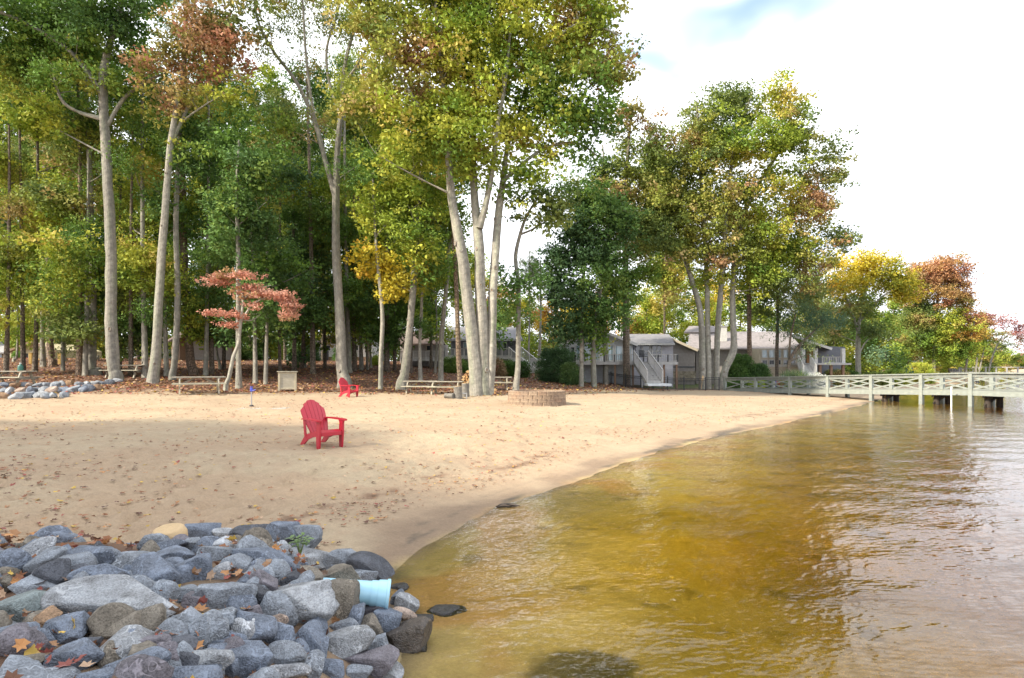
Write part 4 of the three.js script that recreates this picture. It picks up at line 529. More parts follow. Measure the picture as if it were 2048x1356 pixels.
class House {
  constructor(name, label, px, D, category = 'house') { const b = at(px, HORIZON, D); b.y = heightAt(b.x, b.z); this.b = b; this.D = D; this.t = thing(name, label, category, b.toArray()); }
  p(px, py, D = this.D) { return at(px, py, D).sub(this.b); }
  part(name, geo, mat, kind) { return part(this.t, name, geo, mat, kind); }
  body(name, outline, mat, D = this.D, depth = 7, floor = -0.4) { const pts = outline.map(([x, y]) => { const q = this.p(x, y ?? 735, D); if (y === undefined) q.y = floor; return q; }); return this.part(name, wallPoly(pts, -(D) - this.b.z, -(D + depth) - this.b.z), mat); }
  roof(name, a, b, c, d, mat, th = 0.16) { const q = [a, b, c, d].map(([x, y, D]) => this.p(x, y, D)); return this.part(name, slab(...q, th), mat); }
  window(x0, y0, x1, y1, D = this.D, glass = HM.glass, frame = HM.white, bars = [0, 0], name = 'window') {
    const a = this.p(x0, y1, D), b = this.p(x1, y0, D), w = b.x - a.x, h = b.y - a.y, z = a.z + 0.03, t = Math.min(0.09, w * 0.12), g = [box(w, t, 0.1, a.x + w / 2, a.y + t / 2, z), box(w, t, 0.1, a.x + w / 2, b.y - t / 2, z), box(t, h - 2 * t, 0.1, a.x + t / 2, a.y + h / 2, z), box(t, h - 2 * t, 0.1, b.x - t / 2, a.y + h / 2, z)];
    for (let i = 1; i <= bars[0]; i++) g.push(box(t * 0.7, h - 2 * t, 0.07, a.x + w * i / (bars[0] + 1), a.y + h / 2, z)); for (let i = 1; i <= bars[1]; i++) g.push(box(w - 2 * t, t * 0.7, 0.064, a.x + w / 2, a.y + h * i / (bars[1] + 1), z));
    const f = this.part(name, g, frame); part(f, 'pane', box(w - 2 * t, h - 2 * t, 0.02, a.x + w / 2, a.y + h / 2, z - 0.02), glass); return f;
  }
  post(px, y0, y1, D, w, mat, name = 'post') { const a = this.p(px, y0, D), b = this.p(px, y1 ?? y0, D); if (y1 === undefined) b.y = heightAt(a.x + this.b.x, a.z + this.b.z) - this.b.y - 0.1; return this.part(name, box(w, a.y - b.y, w, a.x, (a.y + b.y) / 2, a.z), mat); }
  railing(x0, yTop0, yBot0, D0, x1, yTop1, yBot1, D1, mat, n, gap = 0.13, postMat = mat) {          // posts, rails, and balusters too fine to pick apart
    const a = this.p(x0, yTop0, D0), a2 = this.p(x0, yBot0, D0), b = this.p(x1, yTop1, D1), b2 = this.p(x1, yBot1, D1), L = a.distanceTo(b);
    this.part('top_rail', bar(a, b, 0.09, 0.05), mat); const lo0 = a2.clone().lerp(a, 0.12), lo1 = b2.clone().lerp(b, 0.12); this.part('bottom_rail', bar(lo0, lo1, 0.05, 0.05), mat);
    for (let i = 0; i <= n; i++) this.part('railing_post', bar(a2.clone().lerp(b2, i / n), a.clone().lerp(b, i / n), 0.09, 0.09), postMat);
    const g = []; for (let s = gap; s < L - gap / 2; s += gap) g.push(bar(lo0.clone().lerp(lo1, s / L), a.clone().lerp(b, s / L), 0.035, 0.035)); this.part('balusters', g, mat, 'stuff');
  }
  stairs(x0, y0, D0, x1, y1, D1, w, n, mat, railMat) {                                              // a flight from its top edge down to its foot
    const a = this.p(x0, y0, D0), b = this.p(x1, y1, D1), side = V(1, 0, 0);
    for (let i = 0; i < n; i++) { const p = a.clone().lerp(b, (i + 0.5) / n); this.part('step', box(w, 0.05, 0.34, p.x, p.y, p.z), mat); this.part('riser', box(w, Math.abs(a.y - b.y) / n - 0.055, 0.02, p.x, p.y - Math.abs(a.y - b.y) / n / 2 , p.z + 0.14), mat); }
    for (const s of [-1, 1]) { const o = side.clone().multiplyScalar(s * (w / 2 + 0.04)), q0 = a.clone().add(o), q1 = b.clone().add(o); this.part('stringer', bar(q0.clone().add(V(0, -0.12, 0)), q1.clone().add(V(0, -0.12, 0)), 0.05, 0.28), mat);
      this.part('hand_rail', bar(q0.clone().add(V(0, 0.9, 0)), q1.clone().add(V(0, 0.9, 0)), 0.08, 0.06), railMat); const g = []; for (let u = 0.03; u < 1; u += 0.055) { const p = q0.clone().lerp(q1, u); g.push(box(0.03, 0.86, 0.03, p.x, p.y + 0.44, p.z)); } this.part('balusters', g, railMat, 'stuff'); for (const u of [0.01, 0.5, 0.99]) { const p = q0.clone().lerp(q1, u); this.part('railing_post', box(0.09, 1.05, 0.09, p.x, p.y + 0.4, p.z), railMat); } }
  }
}
{ // pale blue house with the tall gable, deck and broad stairs
  const H = new House('blue_house', 'pale blue gabled house with big windows, raised deck and broad wooden stairs', 1215, 52);
  H.body('gable_wall', [[1132], [1132, 687], [1200, 662], [1266, 687], [1266]], HM.bluewhite, 52, 9);
  H.roof('roof', [1200, 658.5, 51.2], [1200, 664, 62], [1122, 695, 62], [1117, 688.5, 51.2], HM.roofgrey); H.roof('roof', [1200, 658.5, 51.2], [1200, 664, 62], [1272, 694, 62], [1276, 688.5, 51.2], HM.roofgrey);
  H.part('fascia', [bar(H.p(1200, 660, 51.15), H.p(1276, 690, 51.15), 0.04, 0.22), bar(H.p(1200, 660, 51.15), H.p(1117, 690, 51.15), 0.04, 0.22)], HM.white);
  H.body('wing_wall', [[1268], [1268, 687], [1346, 687], [1346]], HM.lilac, 54, 6);
  H.roof('wing_roof', [1264, 687.5, 53.1], [1350, 687.5, 53.1], [1338, 668, 58.5], [1258, 668, 58.5], HM.roofgrey); H.part('gutter', bar(H.p(1264, 688.5, 53.05), H.p(1350, 688.5, 53.05), 0.06, 0.13), HM.white);
  H.part('roof_vent', new THREE.CylinderGeometry(0.18, 0.2, 0.9, 10).translate(...H.p(1243, 660, 56).toArray()), HM.white);
  for (const [a, b] of [[1151, 1163], [1168, 1182], [1186, 1199], [1214, 1227], [1229, 1246], [1249, 1263]]) H.window(a, 690, b, 722, 52, HM.glass, HM.white);
  for (const [a, b] of [[1141, 1149]]) H.window(a, 694, b, 722, 52, HM.darkglass, HM.white);
  H.window(1284, 688.5, 1301, 716, 54, HM.darkglass, HM.white, [0, 1]); H.window(1303, 688.5, 1324, 716, 54, HM.darkglass, HM.white, [1, 1]); H.window(1271, 689, 1281, 719, 54, HM.darkglass, HM.lilac, [0, 0], 'door');
  const deckY = 724, y0 = H.p(1200, 724, 49.5).y; H.part('deck_floor', box(wide(205, 49.5), 0.06, 2.6, H.p(1253, 0, 49.5).x, y0, H.p(0, 0, 50.8).z), HM.deck);
  H.part('deck_fascia', [bar(H.p(1150, 726.5, 49.4), H.p(1272, 726.5, 49.4), 0.05, 0.22), bar(H.p(1296, 726.5, 49.4), H.p(1356, 726.5, 49.4), 0.05, 0.22)], HM.deck);
  H.railing(1150, 709, deckY, 49.45, 1268, 709, deckY, 49.45, HM.deck, 6, 0.15, HM.black); H.railing(1297, 709, deckY, 49.45, 1355, 709, deckY, 49.45, HM.deck, 3, 0.15, HM.black); H.railing(1355, 709, deckY, 49.5, 1351, 710, deckY, 52, HM.deck, 1, 0.15);
  for (const px of [1152, 1190, 1230, 1266, 1300, 1328, 1353]) H.post(px, 727, undefined, 49.7, 0.14, HM.brown, 'deck_post');
  H.stairs(1282, 724, 49.3, 1310, 765, 45.2, 1.05, 9, HM.deck, HM.deck);
  const f = H.p(1316, 768, 44.7); H.part('landing', rbox(1.7, 0.16, 1.0, f.x, f.y - 0.05, f.z), HM.bluewhite);
}
{ const p = at(1287, 722, 50.4); p.y = at(0, 724, 49.5).y + 0.03; const t = thing('deck_chair', 'dark metal armchair at the stair top on the blue house deck', 'chair', p.toArray(), 0.5); part(t, 'seat', rbox(0.5, 0.05, 0.5, 0, 0.42, 0), HM.black); part(t, 'backrest', rbox(0.5, 0.5, 0.05, 0, 0.7, -0.24, -0.2), HM.black); for (const x of [-0.23, 0.23]) for (const z of [-0.22, 0.22]) part(t, 'leg', box(0.04, 0.42, 0.04, x, 0.21, z), HM.black); for (const x of [-0.26, 0.26]) part(t, 'armrest', rbox(0.05, 0.04, 0.5, x, 0.62, 0), HM.black); }
{ // long mauve-roofed house
  const H = new House('taupe_house', 'long taupe house with mauve shingle roof, white chimney and porch', 1470, 55);
  H.body('gable_wall', [[1250], [1250, 697], [1321, 669], [1390, 697], [1390]], HM.taupe, 59.4, 8);
  H.roof('roof', [1321, 666, 58.4], [1321, 668, 67], [1392, 696, 67], [1396, 699, 58.4], HM.roofmauve); H.roof('roof', [1321, 666, 58.4], [1321, 668, 67], [1252, 696, 67], [1248, 699, 58.4], HM.roofmauve);
  H.part('fascia', [bar(H.p(1321, 668, 58.35), H.p(1396, 701, 58.35), 0.04, 0.22)], HM.beige);
  H.part('foundation', box(wide(142, 59.3), 0.9, 0.2, H.p(1320, 0, 59.3).x, H.p(0, 752, 59.3).y, H.p(0, 0, 59.3).z), HM.stone); H.part('trim_board', box(wide(66, 59.3), 0.12, 0.04, H.p(1357, 0, 59.3).x, H.p(0, 734, 59.3).y, H.p(0, 0, 59.3).z), HM.slate);
  H.body('main_wall', [[1392], [1392, 696], [1600, 696], [1600]], HM.taupe, 61.5, 8);
  H.roof('main_roof', [1374, 697, 60.4], [1606, 697, 60.4], [1576, 663, 67.5], [1380, 663, 67.5], HM.roofmauve); H.roof('upper_roof', [1368, 664, 66.5], [1450, 664, 66.5], [1446, 652, 70], [1378, 652, 70], HM.roofmauve);
  H.part('chimney', box(0.6, 1.7, 0.6, H.p(1446, 0, 63.5).x, H.p(0, 671, 63.5).y, H.p(0, 0, 63.5).z), HM.white); H.part('chimney_cap', rbox(0.72, 0.1, 0.72, H.p(1446, 0, 63.5).x, H.p(0, 653, 63.5).y, H.p(0, 0, 63.5).z), HM.deck);
  H.body('bay_wall', [[1519], [1519, 697], [1603, 697], [1603]], HM.beige, 58.6, 2.85);
  for (const [a, b] of [[1523, 1535], [1537, 1549], [1551, 1562], [1566, 1576], [1580, 1590]]) { H.window(a, 699, b, 716, 58.6, HM.glass, HM.white); H.window(a, 719, b, 730, 58.6, HM.darkglass, HM.white); }
  H.part('sill_band', box(wide(84, 58.5), 0.14, 0.08, H.p(1561, 0, 58.5).x, H.p(0, 732, 58.5).y, H.p(0, 0, 58.5).z), HM.white);
  H.roof('porch_roof', [1574, 665, 55.4], [1576, 667, 61.4], [1660, 697, 61.4], [1664, 696, 55.4], HM.roofmauve); H.part('porch_fascia', bar(H.p(1574, 667, 55.35), H.p(1664, 698, 55.35), 0.05, 0.22), HM.white);
  H.part('porch_floor', box(wide(92, 56.5), 0.16, 4.8, H.p(1646, 0, 56.5).x, H.p(0, 728, 56.5).y, H.p(0, 0, 58).z), HM.deck);
  for (const px of [1606, 1631, 1686]) H.post(px, 697, 728, 55.9, 0.28, HM.white, 'porch_post'); for (const px of [1610, 1640, 1662, 1686]) H.post(px, 729, undefined, 55.9, 0.2, HM.brown, 'pier_post');
  H.body('porch_back_wall', [[1604], [1604, 690], [1690, 694], [1690]], HM.slate, 60.6, 2); { const a = H.p(1613, 726, 60.55), b = H.p(1627, 700, 60.55); H.part('door', box(b.x - a.x, b.y - a.y, 0.06, (a.x + b.x) / 2, (a.y + b.y) / 2, a.z), HM.orange); }
  H.railing(1645, 714, 727, 55.9, 1687, 714, 727, 55.9, HM.deck, 3, 0.16); H.stairs(1608, 729, 55.6, 1620, 752, 53.2, 1.0, 6, HM.white, HM.white);
}
{ // deck house
  const H = new House('deck_house', 'dark grey house with long white deck railing and side stairs behind triple tree', 960, 60);
  H.body('wall', [[902], [902, 678], [1034, 678], [1034]], HM.slate, 60, 7); H.roof('roof', [892, 679, 59], [1046, 679, 59], [1034, 654, 65], [898, 654, 65], HM.roofgrey); H.part('eave_board', bar(H.p(892, 680, 58.95), H.p(1046, 680, 58.95), 0.05, 0.16), HM.deck);
  H.window(1000, 681, 1006, 697, 60, HM.glass, HM.white, [0, 0], 'door'); H.window(1007, 681, 1014, 697, 60, HM.darkglass, HM.white, [0, 0], 'door'); H.window(926, 684, 938, 696, 60, HM.glass, HM.white); H.window(1018, 683, 1028, 692, 60, HM.darkglass, HM.slate); H.window(985, 683, 996, 696, 60, HM.darkglass, HM.white);
  H.body('low_wall', [[800], [800, 686], [884, 686], [884]], HM.taupe, 62, 6); H.roof('low_roof', [792, 687, 61], [890, 687, 61], [880, 662, 67], [802, 662, 67], HM.roofbrown); H.window(852, 690, 866, 702, 62, HM.darkglass, HM.beige, [0, 0]); H.window(814, 690, 828, 702, 62, HM.darkglass, HM.beige, [1, 0]);
  for (const [x0, x1, y] of [[890, 1023, 713], [802, 889, 717.5]]) { const a = H.p(x0, y, 57), b = H.p(x1, y, 57); H.part('deck_floor', box(b.x - a.x, 0.08, 3.2, (a.x + b.x) / 2, a.y, a.z - 1.6), HM.deck); H.part('deck_fascia', box(b.x - a.x, 0.24, 0.05, (a.x + b.x) / 2, a.y - 0.1, a.z + 0.03), HM.railwhite); H.railing(x0, y - 15.5, y, 57, x1, y - 15.5, y, 57, HM.railwhite, 7, 0.12); }
  for (const px of [804, 860, 888, 920, 960, 1000, 1021]) H.post(px, 716, undefined, 57.1, 0.13, HM.railwhite, 'deck_post');
  H.part('underdeck_wall', box(wide(220, 59), 1.3, 0.1, H.p(912, 0, 59).x, H.p(0, 728, 59).y, H.p(0, 0, 59).z), HM.taupe);
  H.stairs(1030, 714, 57, 1062, 741, 55.4, 1.1, 8, HM.railwhite, HM.railwhite);
}
{ const D = 60, a = at(1060, HORIZON, D); a.y = heightAt(a.x, a.z); const t = thing('white_fence', 'short white board fence at the foot of the deck house stairs', 'fence', a.toArray()); for (let i = 0; i < 9; i++) part(t, 'board', box(0.14, 1.45 + (i % 2) * 0.02, 0.03, i * 0.15 + 0.1, 0.75, 0), HM.railwhite); part(t, 'rail', box(1.45, 0.08, 0.04, 0.72, 1.2, -0.04), HM.railwhite); part(t, 'rail', box(1.45, 0.08, 0.04, 0.72, 0.4, -0.04), HM.railwhite); }
{ const H = new House('white_house', 'white house with grey gable deep among the trunks behind distant red chair', 692, 74);
  H.body('wall', [[638], [638, 680], [690, 657], [744, 680], [744]], HM.white, 74, 8); H.roof('roof', [690, 654, 73], [690, 656, 83], [636, 683, 83], [632, 683, 73], HM.roofpale); H.roof('roof', [690, 654, 73], [690, 656, 83], [748, 683, 83], [750, 683, 73], HM.roofpale);
  H.part('skirt', box(wide(106, 73.9), 0.7, 0.1, H.p(691, 0, 73.9).x, 0.1, H.p(0, 0, 73.9).z), HM.brown); H.window(650, 690, 662, 702, 74, HM.darkglass, HM.white); H.window(704, 690, 718, 702, 74, HM.darkglass, HM.white, [1, 0]); H.window(728, 690, 740, 700, 74, HM.darkglass, HM.white); }
{ const b = hit(648, 721); const t = thing('grill', 'black covered grill at the white house wall', 'grill', b.toArray()); part(t, 'body', rbox(0.95, 0.7, 0.6, 0, 0.45, 0, 0, 0, 0, 0.1), HM.black); part(t, 'lid', moved(new THREE.CylinderGeometry(0.3, 0.3, 0.9, 14, 1, false, 0, Math.PI), 0, 0.8, 0, 0, 0, Math.PI / 2), HM.black); for (const x of [-0.4, 0.4]) part(t, 'leg', box(0.06, 0.2, 0.5, x, 0.06, 0), HM.dark); }
{ // brown hut, turned
  const b = at(405, HORIZON, 60); b.y = heightAt(b.x, b.z); const t = thing('brown_hut', 'low brown wooden hut with steep shingle roof behind the middle picnic table', 'hut', b.toArray(), 0.62), W = 4.6, L = 5.4, e = 2.1, r = 3.7, k = { p: (x, y, z) => V(x, y, z) };
  part(t, 'wall', wallPoly([V(-W / 2, -0.5, 0), V(-W / 2, e, 0), V(0, r - 0.1, 0), V(W / 2, e, 0), V(W / 2, -0.5, 0)], L / 2, -L / 2), HM.brown);
  for (const s of [-1, 1]) { part(t, 'roof', slab(V(0, r + 0.1, L / 2 + 0.7), V(0, r + 0.1, -L / 2 - 0.4), V(s * (W / 2 + 0.6), e - 0.35, -L / 2 - 0.4), V(s * (W / 2 + 0.6), e - 0.35, L / 2 + 0.7), 0.14), HM.roofbrown); part(t, 'fascia', bar(V(0, r, L / 2 + 0.72), V(s * (W / 2 + 0.6), e - 0.45, L / 2 + 0.72), 0.05, 0.22), HM.beige); }
  part(t, 'door', box(0.06, 1.95, 1.0, -W / 2 - 0.02, 0.95, 0.6), HM.orange); part(t, 'panel', box(0.06, 1.9, 1.3, -W / 2 - 0.02, 0.95, -1.2), HM.orange); part(t, 'siding_panel', box(3.4, 1.7, 0.05, 0.4, 0.8, L / 2 + 0.03), HM.taupe); for (const x of [-1.7, 2.2]) part(t, 'corner_post', box(0.16, 2.2, 0.1, x, 1.0, L / 2 + 0.06), HM.orange); part(t, 'vent', box(0.8, 0.4, 0.05, 0, 2.75, L / 2 + 0.03), HM.dark);
}
{ const H = new House('yellow_house', 'cream-yellow house with dark screened porch behind left picnic table', 40, 66);
  H.body('gable_wall', [[20], [20, 699], [62, 685], [104, 699], [104]], HM.cream, 66, 8); H.roof('roof', [62, 681.5, 65.2], [62, 684, 75], [16, 701, 75], [13, 701, 65.2], HM.roofpale); H.roof('roof', [62, 681.5, 65.2], [62, 684, 75], [108, 701, 75], [111, 701, 65.2], HM.roofpale); H.part('fascia', [bar(H.p(62, 683, 65.1), H.p(111, 703, 65.1), 0.04, 0.2), bar(H.p(62, 683, 65.1), H.p(13, 703, 65.1), 0.04, 0.2)], HM.brown);
  for (const [a, b] of [[28, 36], [39, 59], [62, 80], [83, 101]]) H.window(a, 705, b, 728, 66, HM.dark, HM.cream, [0, 0], 'screen'); H.part('base_panel', box(wide(84, 65.9), 0.5, 0.06, H.p(62, 0, 65.9).x, H.p(0, 732, 65.9).y, H.p(0, 0, 65.9).z), std(RGB(0.5, 0.33, 0.08)));
  H.body('wing_wall', [[-70], [-70, 703], [19, 703], [19]], HM.cream, 68, 7); H.roof('wing_roof', [-80, 704, 67], [22, 704, 67], [16, 683, 73], [-70, 683, 73], HM.roofpale); H.window(-2, 708, 5, 727, 68, HM.glass, HM.white, [0, 1]); }
{ const H = new House('pale_cottage', 'small pale cottage with a dark doorway seen between tallest and leaning trunks', 277, 82); H.body('wall', [[254], [254, 695], [300, 695], [300]], HM.bluewhite, 82, 6); H.roof('roof', [250, 696, 81], [304, 696, 81], [298, 676, 86], [256, 676, 86], HM.roofgrey); H.window(278, 702, 288, 726, 82, HM.darkglass, HM.white, [0, 0], 'door'); H.window(262, 704, 271, 716, 82, HM.darkglass, HM.white); }
{ const H = new House('lakeside_house', 'distant grey house with tall windows on the right bank', 1898, 112); H.body('wall', [[1870], [1870, 716], [1925, 716], [1925]], HM.slate, 112, 8); H.roof('roof', [1866, 717, 111], [1930, 717, 111], [1924, 706, 117], [1872, 706, 117], HM.roofgrey); for (const x of [1874, 1884, 1894, 1906, 1916]) H.window(x, 719, x + 7, 733, 112, HM.glass, HM.white); H.railing(1866, 737, 744, 108, 1946, 737, 744, 104, HM.deck, 6, 0.4); const a = H.p(1866, 745, 108), b = H.p(1946, 745, 104); H.part('deck_floor', bar(a, b, 3, 0.2), HM.deck); }
{ const p = at(1897, HORIZON, 106); p.y = heightAt(p.x, p.z); const t = thing('patio_umbrella', 'small yellow patio umbrella on the distant lakeside deck', 'umbrella', p.toArray()), h = at(0, 731, 106).y - p.y; part(t, 'pole', new THREE.CylinderGeometry(0.04, 0.04, h, 6).translate(0, h / 2, 0), HM.dark); part(t, 'canopy', new THREE.ConeGeometry(1.3, 0.7, 8, 1, true).translate(0, h - 0.1, 0), std(RGB(0.65, 0.42, 0.05), { side: THREE.DoubleSide })); }
{ const H = new House('boathouse', 'low pale boathouse on the far shore of the lake', 1988, 330); H.body('wall', [[1974], [1974, 733], [2000, 733], [2000]], HM.bluewhite, 330, 10, -1); H.roof('roof', [1972, 733, 329], [2002, 733, 329], [1998, 728, 338], [1976, 728, 338], HM.roofgrey); for (const x of [1978, 1986, 1993]) H.window(x, 734, x + 4, 737, 330, HM.darkglass, HM.white, [0, 0], 'door'); }

// ------------------------------------------------------------------ pier with crossed-brace railing
{
  const A = V(16.7, 0, -49), B = V(23.5, 0, -32), dir = B.clone().sub(A).normalize(), side = V(-dir.z, 0, dir.x), len = A.distanceTo(B), W = 1.7;   // side: towards the open lake
  if (side.x < 0) side.negate();
  const onLine = (px) => { const q = (px - CX) / F; let lo = -0.2, hi = 2.2; for (let i = 0; i < 40; i++) { const m = (lo + hi) / 2, p = A.clone().lerp(B, m); if (p.x / -p.z < q) lo = m; else hi = m; } return (lo + hi) / 2; };
  const ts = [1450, 1511, 1580, 1656, 1743, 1843, 1942].map(onLine); for (let k = 0; k < 4; k++) ts.push(ts[ts.length - 1] + (ts[6] - ts[5]));
  const topY = (t) => mix(1.16, 1.70, Math.min(t, 1)), botY = (t) => mix(0.16, 0.68, Math.min(t, 1)), P = (t, s = 0, y = 0) => A.clone().lerp(B, t).addScaledVector(side, s * W).setY(y);
  const g0 = P(0, 0, heightAt(A.x, A.z)), T = thing('pier', 'long grey-green wooden pier with crossed-brace railings running out over the lake', 'pier', g0.toArray()), L = (t, s, y) => P(t, s, y).sub(g0);
  const pm = paint(RGB(0.32, 0.35, 0.32)), pd = paint(RGB(0.25, 0.27, 0.25)), pile_ = std(RGB(0.06, 0.045, 0.035), { map: woodT }); pm.name = 'weathered pier paint'; pd.name = 'pier boards'; pile_.name = 'tarred pile';
  for (const s of [0, 1]) {
    ts.forEach((t, i) => { const p = P(t, s), foot = heightAt(p.x, p.z) - 0.3, y1 = topY(t) - 0.02; part(T, 'post', rbox(0.2, y1 - foot, 0.2, p.x - g0.x, (y1 + foot) / 2 - g0.y, p.z - g0.z, 0, Math.atan2(dir.x, dir.z), 0, 0.015), pm);
      if (i < ts.length - 1) { const u = ts[i + 1], q = 0.12 / ((u - t) * len) , a = mix(t, u, q), b = mix(t, u, 1 - q), o = s ? -0.06 : 0.06;
        part(T, 'top_rail', bar(L(t, s, topY(t) + 0.02), L(u, s, topY(u) + 0.02), 0.26, 0.05), pm); part(T, 'under_rail', bar(L(t, s, topY(t) - 0.11), L(u, s, topY(u) - 0.11), 0.06, 0.17), pd);
        part(T, 'fascia', bar(L(t, s, botY(t) + 0.02), L(u, s, botY(u) + 0.02), 0.09, 0.26), pm); part(T, 'toe_rail', bar(L(a, s, botY(a) + 0.19), L(b, s, botY(b) + 0.19), 0.12, 0.05), pd);
        part(T, 'brace', bar(L(a, s + 0.012, topY(a) - 0.2), L(b, s + 0.012, botY(b) + 0.22), 0.035, 0.075), pm); part(T, 'brace', bar(L(a, s - 0.014, botY(a) + 0.22), L(b, s - 0.014, topY(b) - 0.2), 0.035, 0.075), pm); } });
  }
  const boardG = rbox(W - 0.14, 0.04, 0.135); let n = 0;
  for (let d = 0.1; d < (ts[ts.length - 1]) * len && n < 280; d += 0.143, n++) { const t = d / len, m = part(T, 'deck_board', boardG, n % 3 ? pd : pm); m.position.copy(L(t, 0.5, botY(t) + 0.1 + (n % 5) * 0.0012)); m.rotation.y = Math.atan2(dir.x, dir.z); }
  for (const i of [4, 5, 6, 7, 8]) { const t = ts[i] + 0.03; for (const s of [0.25, 0.8]) { const p = P(t, s), f = heightAt(p.x, p.z) - 0.3; part(T, 'pile', new THREE.CylinderGeometry(0.15, 0.17, botY(t) - f, 10).translate(p.x - g0.x, (botY(t) + f) / 2 - g0.y - 0.05, p.z - g0.z), pile_); } part(T, 'cross_beam', bar(L(t, 0.05, botY(t) - 0.12), L(t, 0.95, botY(t) - 0.12), 0.12, 0.2), pile_); part(T, 'pile_brace', bar(L(t, 0.1, 0.05), L(t, 0.75, botY(t) - 0.1), 0.07, 0.12), pile_); }
  const c = P(onLine(1918), -0.35), y0 = heightAt(c.x, c.z) - 0.3; const pv = thing('marker_pipe', 'thin white plastic pipe standing in the water beside the pier', 'pipe', [c.x, y0, c.z]); part(pv, 'pipe', new THREE.CylinderGeometry(0.035, 0.035, 0.95 - y0, 12).translate(0, (0.95 - y0) / 2, 0), std(RGB(0.85, 0.85, 0.85), { roughness: 0.4 })); part(pv, 'cap', new THREE.CylinderGeometry(0.05, 0.05, 0.1, 12).translate(0, 0.95 - y0, 0), std(RGB(0.85, 0.85, 0.85), { roughness: 0.4 }));
  const lp = P(onLine(1948), 0.05, 1.2); const lt = thing('pier_lamp', 'small dark bracket lamp fixed on the tall pier post', 'lamp', lp.toArray()); part(lt, 'bracket', rbox(0.12, 0.05, 0.05, 0.06, 0.1, 0), HM.black); part(lt, 'shade', new THREE.CylinderGeometry(0.03, 0.09, 0.12, 10).translate(0.13, 0.06, 0), HM.black);
}
{ // second dock far behind
  const a = at(1944, 741, 96), b = at(2120, 738, 86), t = thing('far_dock', 'distant low dock with thin rail beyond the pier', 'dock', [a.x, -1.2, a.z]), o = V(a.x, -1.2, a.z), A = a.clone().setY(1.2).sub(o), B = b.clone().setY(1.2).sub(o);
  part(t, 'deck', bar(A, B, 1.6, 0.16), HM.deck); part(t, 'rail', bar(A.clone().add(V(0, 0.85, 0)), B.clone().add(V(0, 0.85, 0)), 0.1, 0.1), HM.deck); for (let i = 0; i <= 8; i++) { const p = A.clone().lerp(B, i / 8); part(t, 'post', box(0.16, 3.4, 0.16, p.x, p.y - 0.85, p.z + 0.75), HM.deck); }
}
// ------------------------------------------------------------------ black metal fence by the blue house, and small things along it
{
  const pts = [[1190, 54.5], [1222, 51.5], [1251, 48.6], [1281, 46.6], [1306, 46.4], [1335, 46.6], [1368, 47], [1411, 47.4], [1438, 47.8]].map(([px, D]) => { const p = at(px, HORIZON, D); p.y = heightAt(p.x, p.z); return p; }), o = pts[0].clone(), t = thing('metal_fence', 'thin black metal picket fence between leaf litter and the blue house', 'fence', o.toArray());
  pts.forEach((p, i) => { part(t, 'post', box(0.07, 1.12, 0.07, p.x - o.x, p.y - o.y + 0.5, p.z - o.z), HM.black); if (i === pts.length - 1) return; const q = pts[i + 1], h = i === 7 ? 1.02 : 0.92, a = p.clone().sub(o), b = q.clone().sub(o); for (const y of [h, h - 0.14, 0.12]) part(t, 'rail', bar(a.clone().add(V(0, y, 0)), b.clone().add(V(0, y, 0)), 0.03, 0.035), HM.black); const g = [], L = a.distanceTo(b); for (let s = 0.1; s < L; s += 0.11) { const c = a.clone().lerp(b, s / L); g.push(box(0.018, h + 0.04, 0.018, c.x, c.y + h / 2, c.z)); } part(t, 'pickets', g, HM.black, 'stuff'); });
}
{ const p = hit(1284, 776); const t = thing('marker_post', 'short white marker post with rounded cap before the black fence', 'post', p.toArray(), 0); part(t, 'post', new THREE.CylinderGeometry(0.045, 0.05, 0.85, 12).translate(0, 0.4, 0), HM.white); part(t, 'cap', new THREE.SphereGeometry(0.06, 12, 8).translate(0, 0.83, 0), HM.white); }
{ const p = hit(1402, 781); const t = thing('paddle', 'pale wooden paddle leaning against the fence gate', 'paddle', p.toArray()); part(t, 'shaft', moved(new THREE.CylinderGeometry(0.022, 0.022, 0.75, 8), 0.08, 0.36, -0.1, -0.25, 0, -0.22), paint(RGB(0.62, 0.42, 0.22))); part(t, 'blade', rbox(0.15, 0.45, 0.03, 0.2, 0.92, -0.24, -0.25, 0, -0.22), paint(RGB(0.62, 0.42, 0.22))); }
{ const p = hit(1588, 779); p.y += 0.02; const t = thing('inflatable_raft', 'deflated red, white and blue inflatable raft behind the pier railing', 'raft', [p.x, heightAt(p.x, p.z - 3), p.z - 3]); const tor = (c, x, y, z, sx, sy, sz) => { const g = new THREE.SphereGeometry(1, 20, 14), q = g.attributes.position; for (let i = 0; i < q.count; i++) { const n = 0.82 + 0.4 * noise3(q.getX(i) * 2 + x * 3, q.getY(i) * 2, q.getZ(i) * 2); q.setXYZ(i, q.getX(i) * n * sx + x, q.getY(i) * n * sy + y, q.getZ(i) * n * sz + z); } g.computeVertexNormals(); return [g, std(c, { roughness: 0.45 })]; };
  part(t, 'chamber', ...tor(RGB(0.10, 0.10, 0.42), -0.6, 0.45, 0, 0.42, 0.5, 0.5)); part(t, 'chamber', ...tor(RGB(0.62, 0.06, 0.06), 0.25, 0.38, 0.15, 0.5, 0.42, 0.45)); part(t, 'chamber', ...tor(RGB(0.8, 0.8, 0.82), 0.55, 0.75, -0.1, 0.55, 0.35, 0.45)); part(t, 'chamber', ...tor(RGB(0.78, 0.78, 0.8), 0.95, 0.5, -0.1, 0.3, 0.4, 0.4)); }
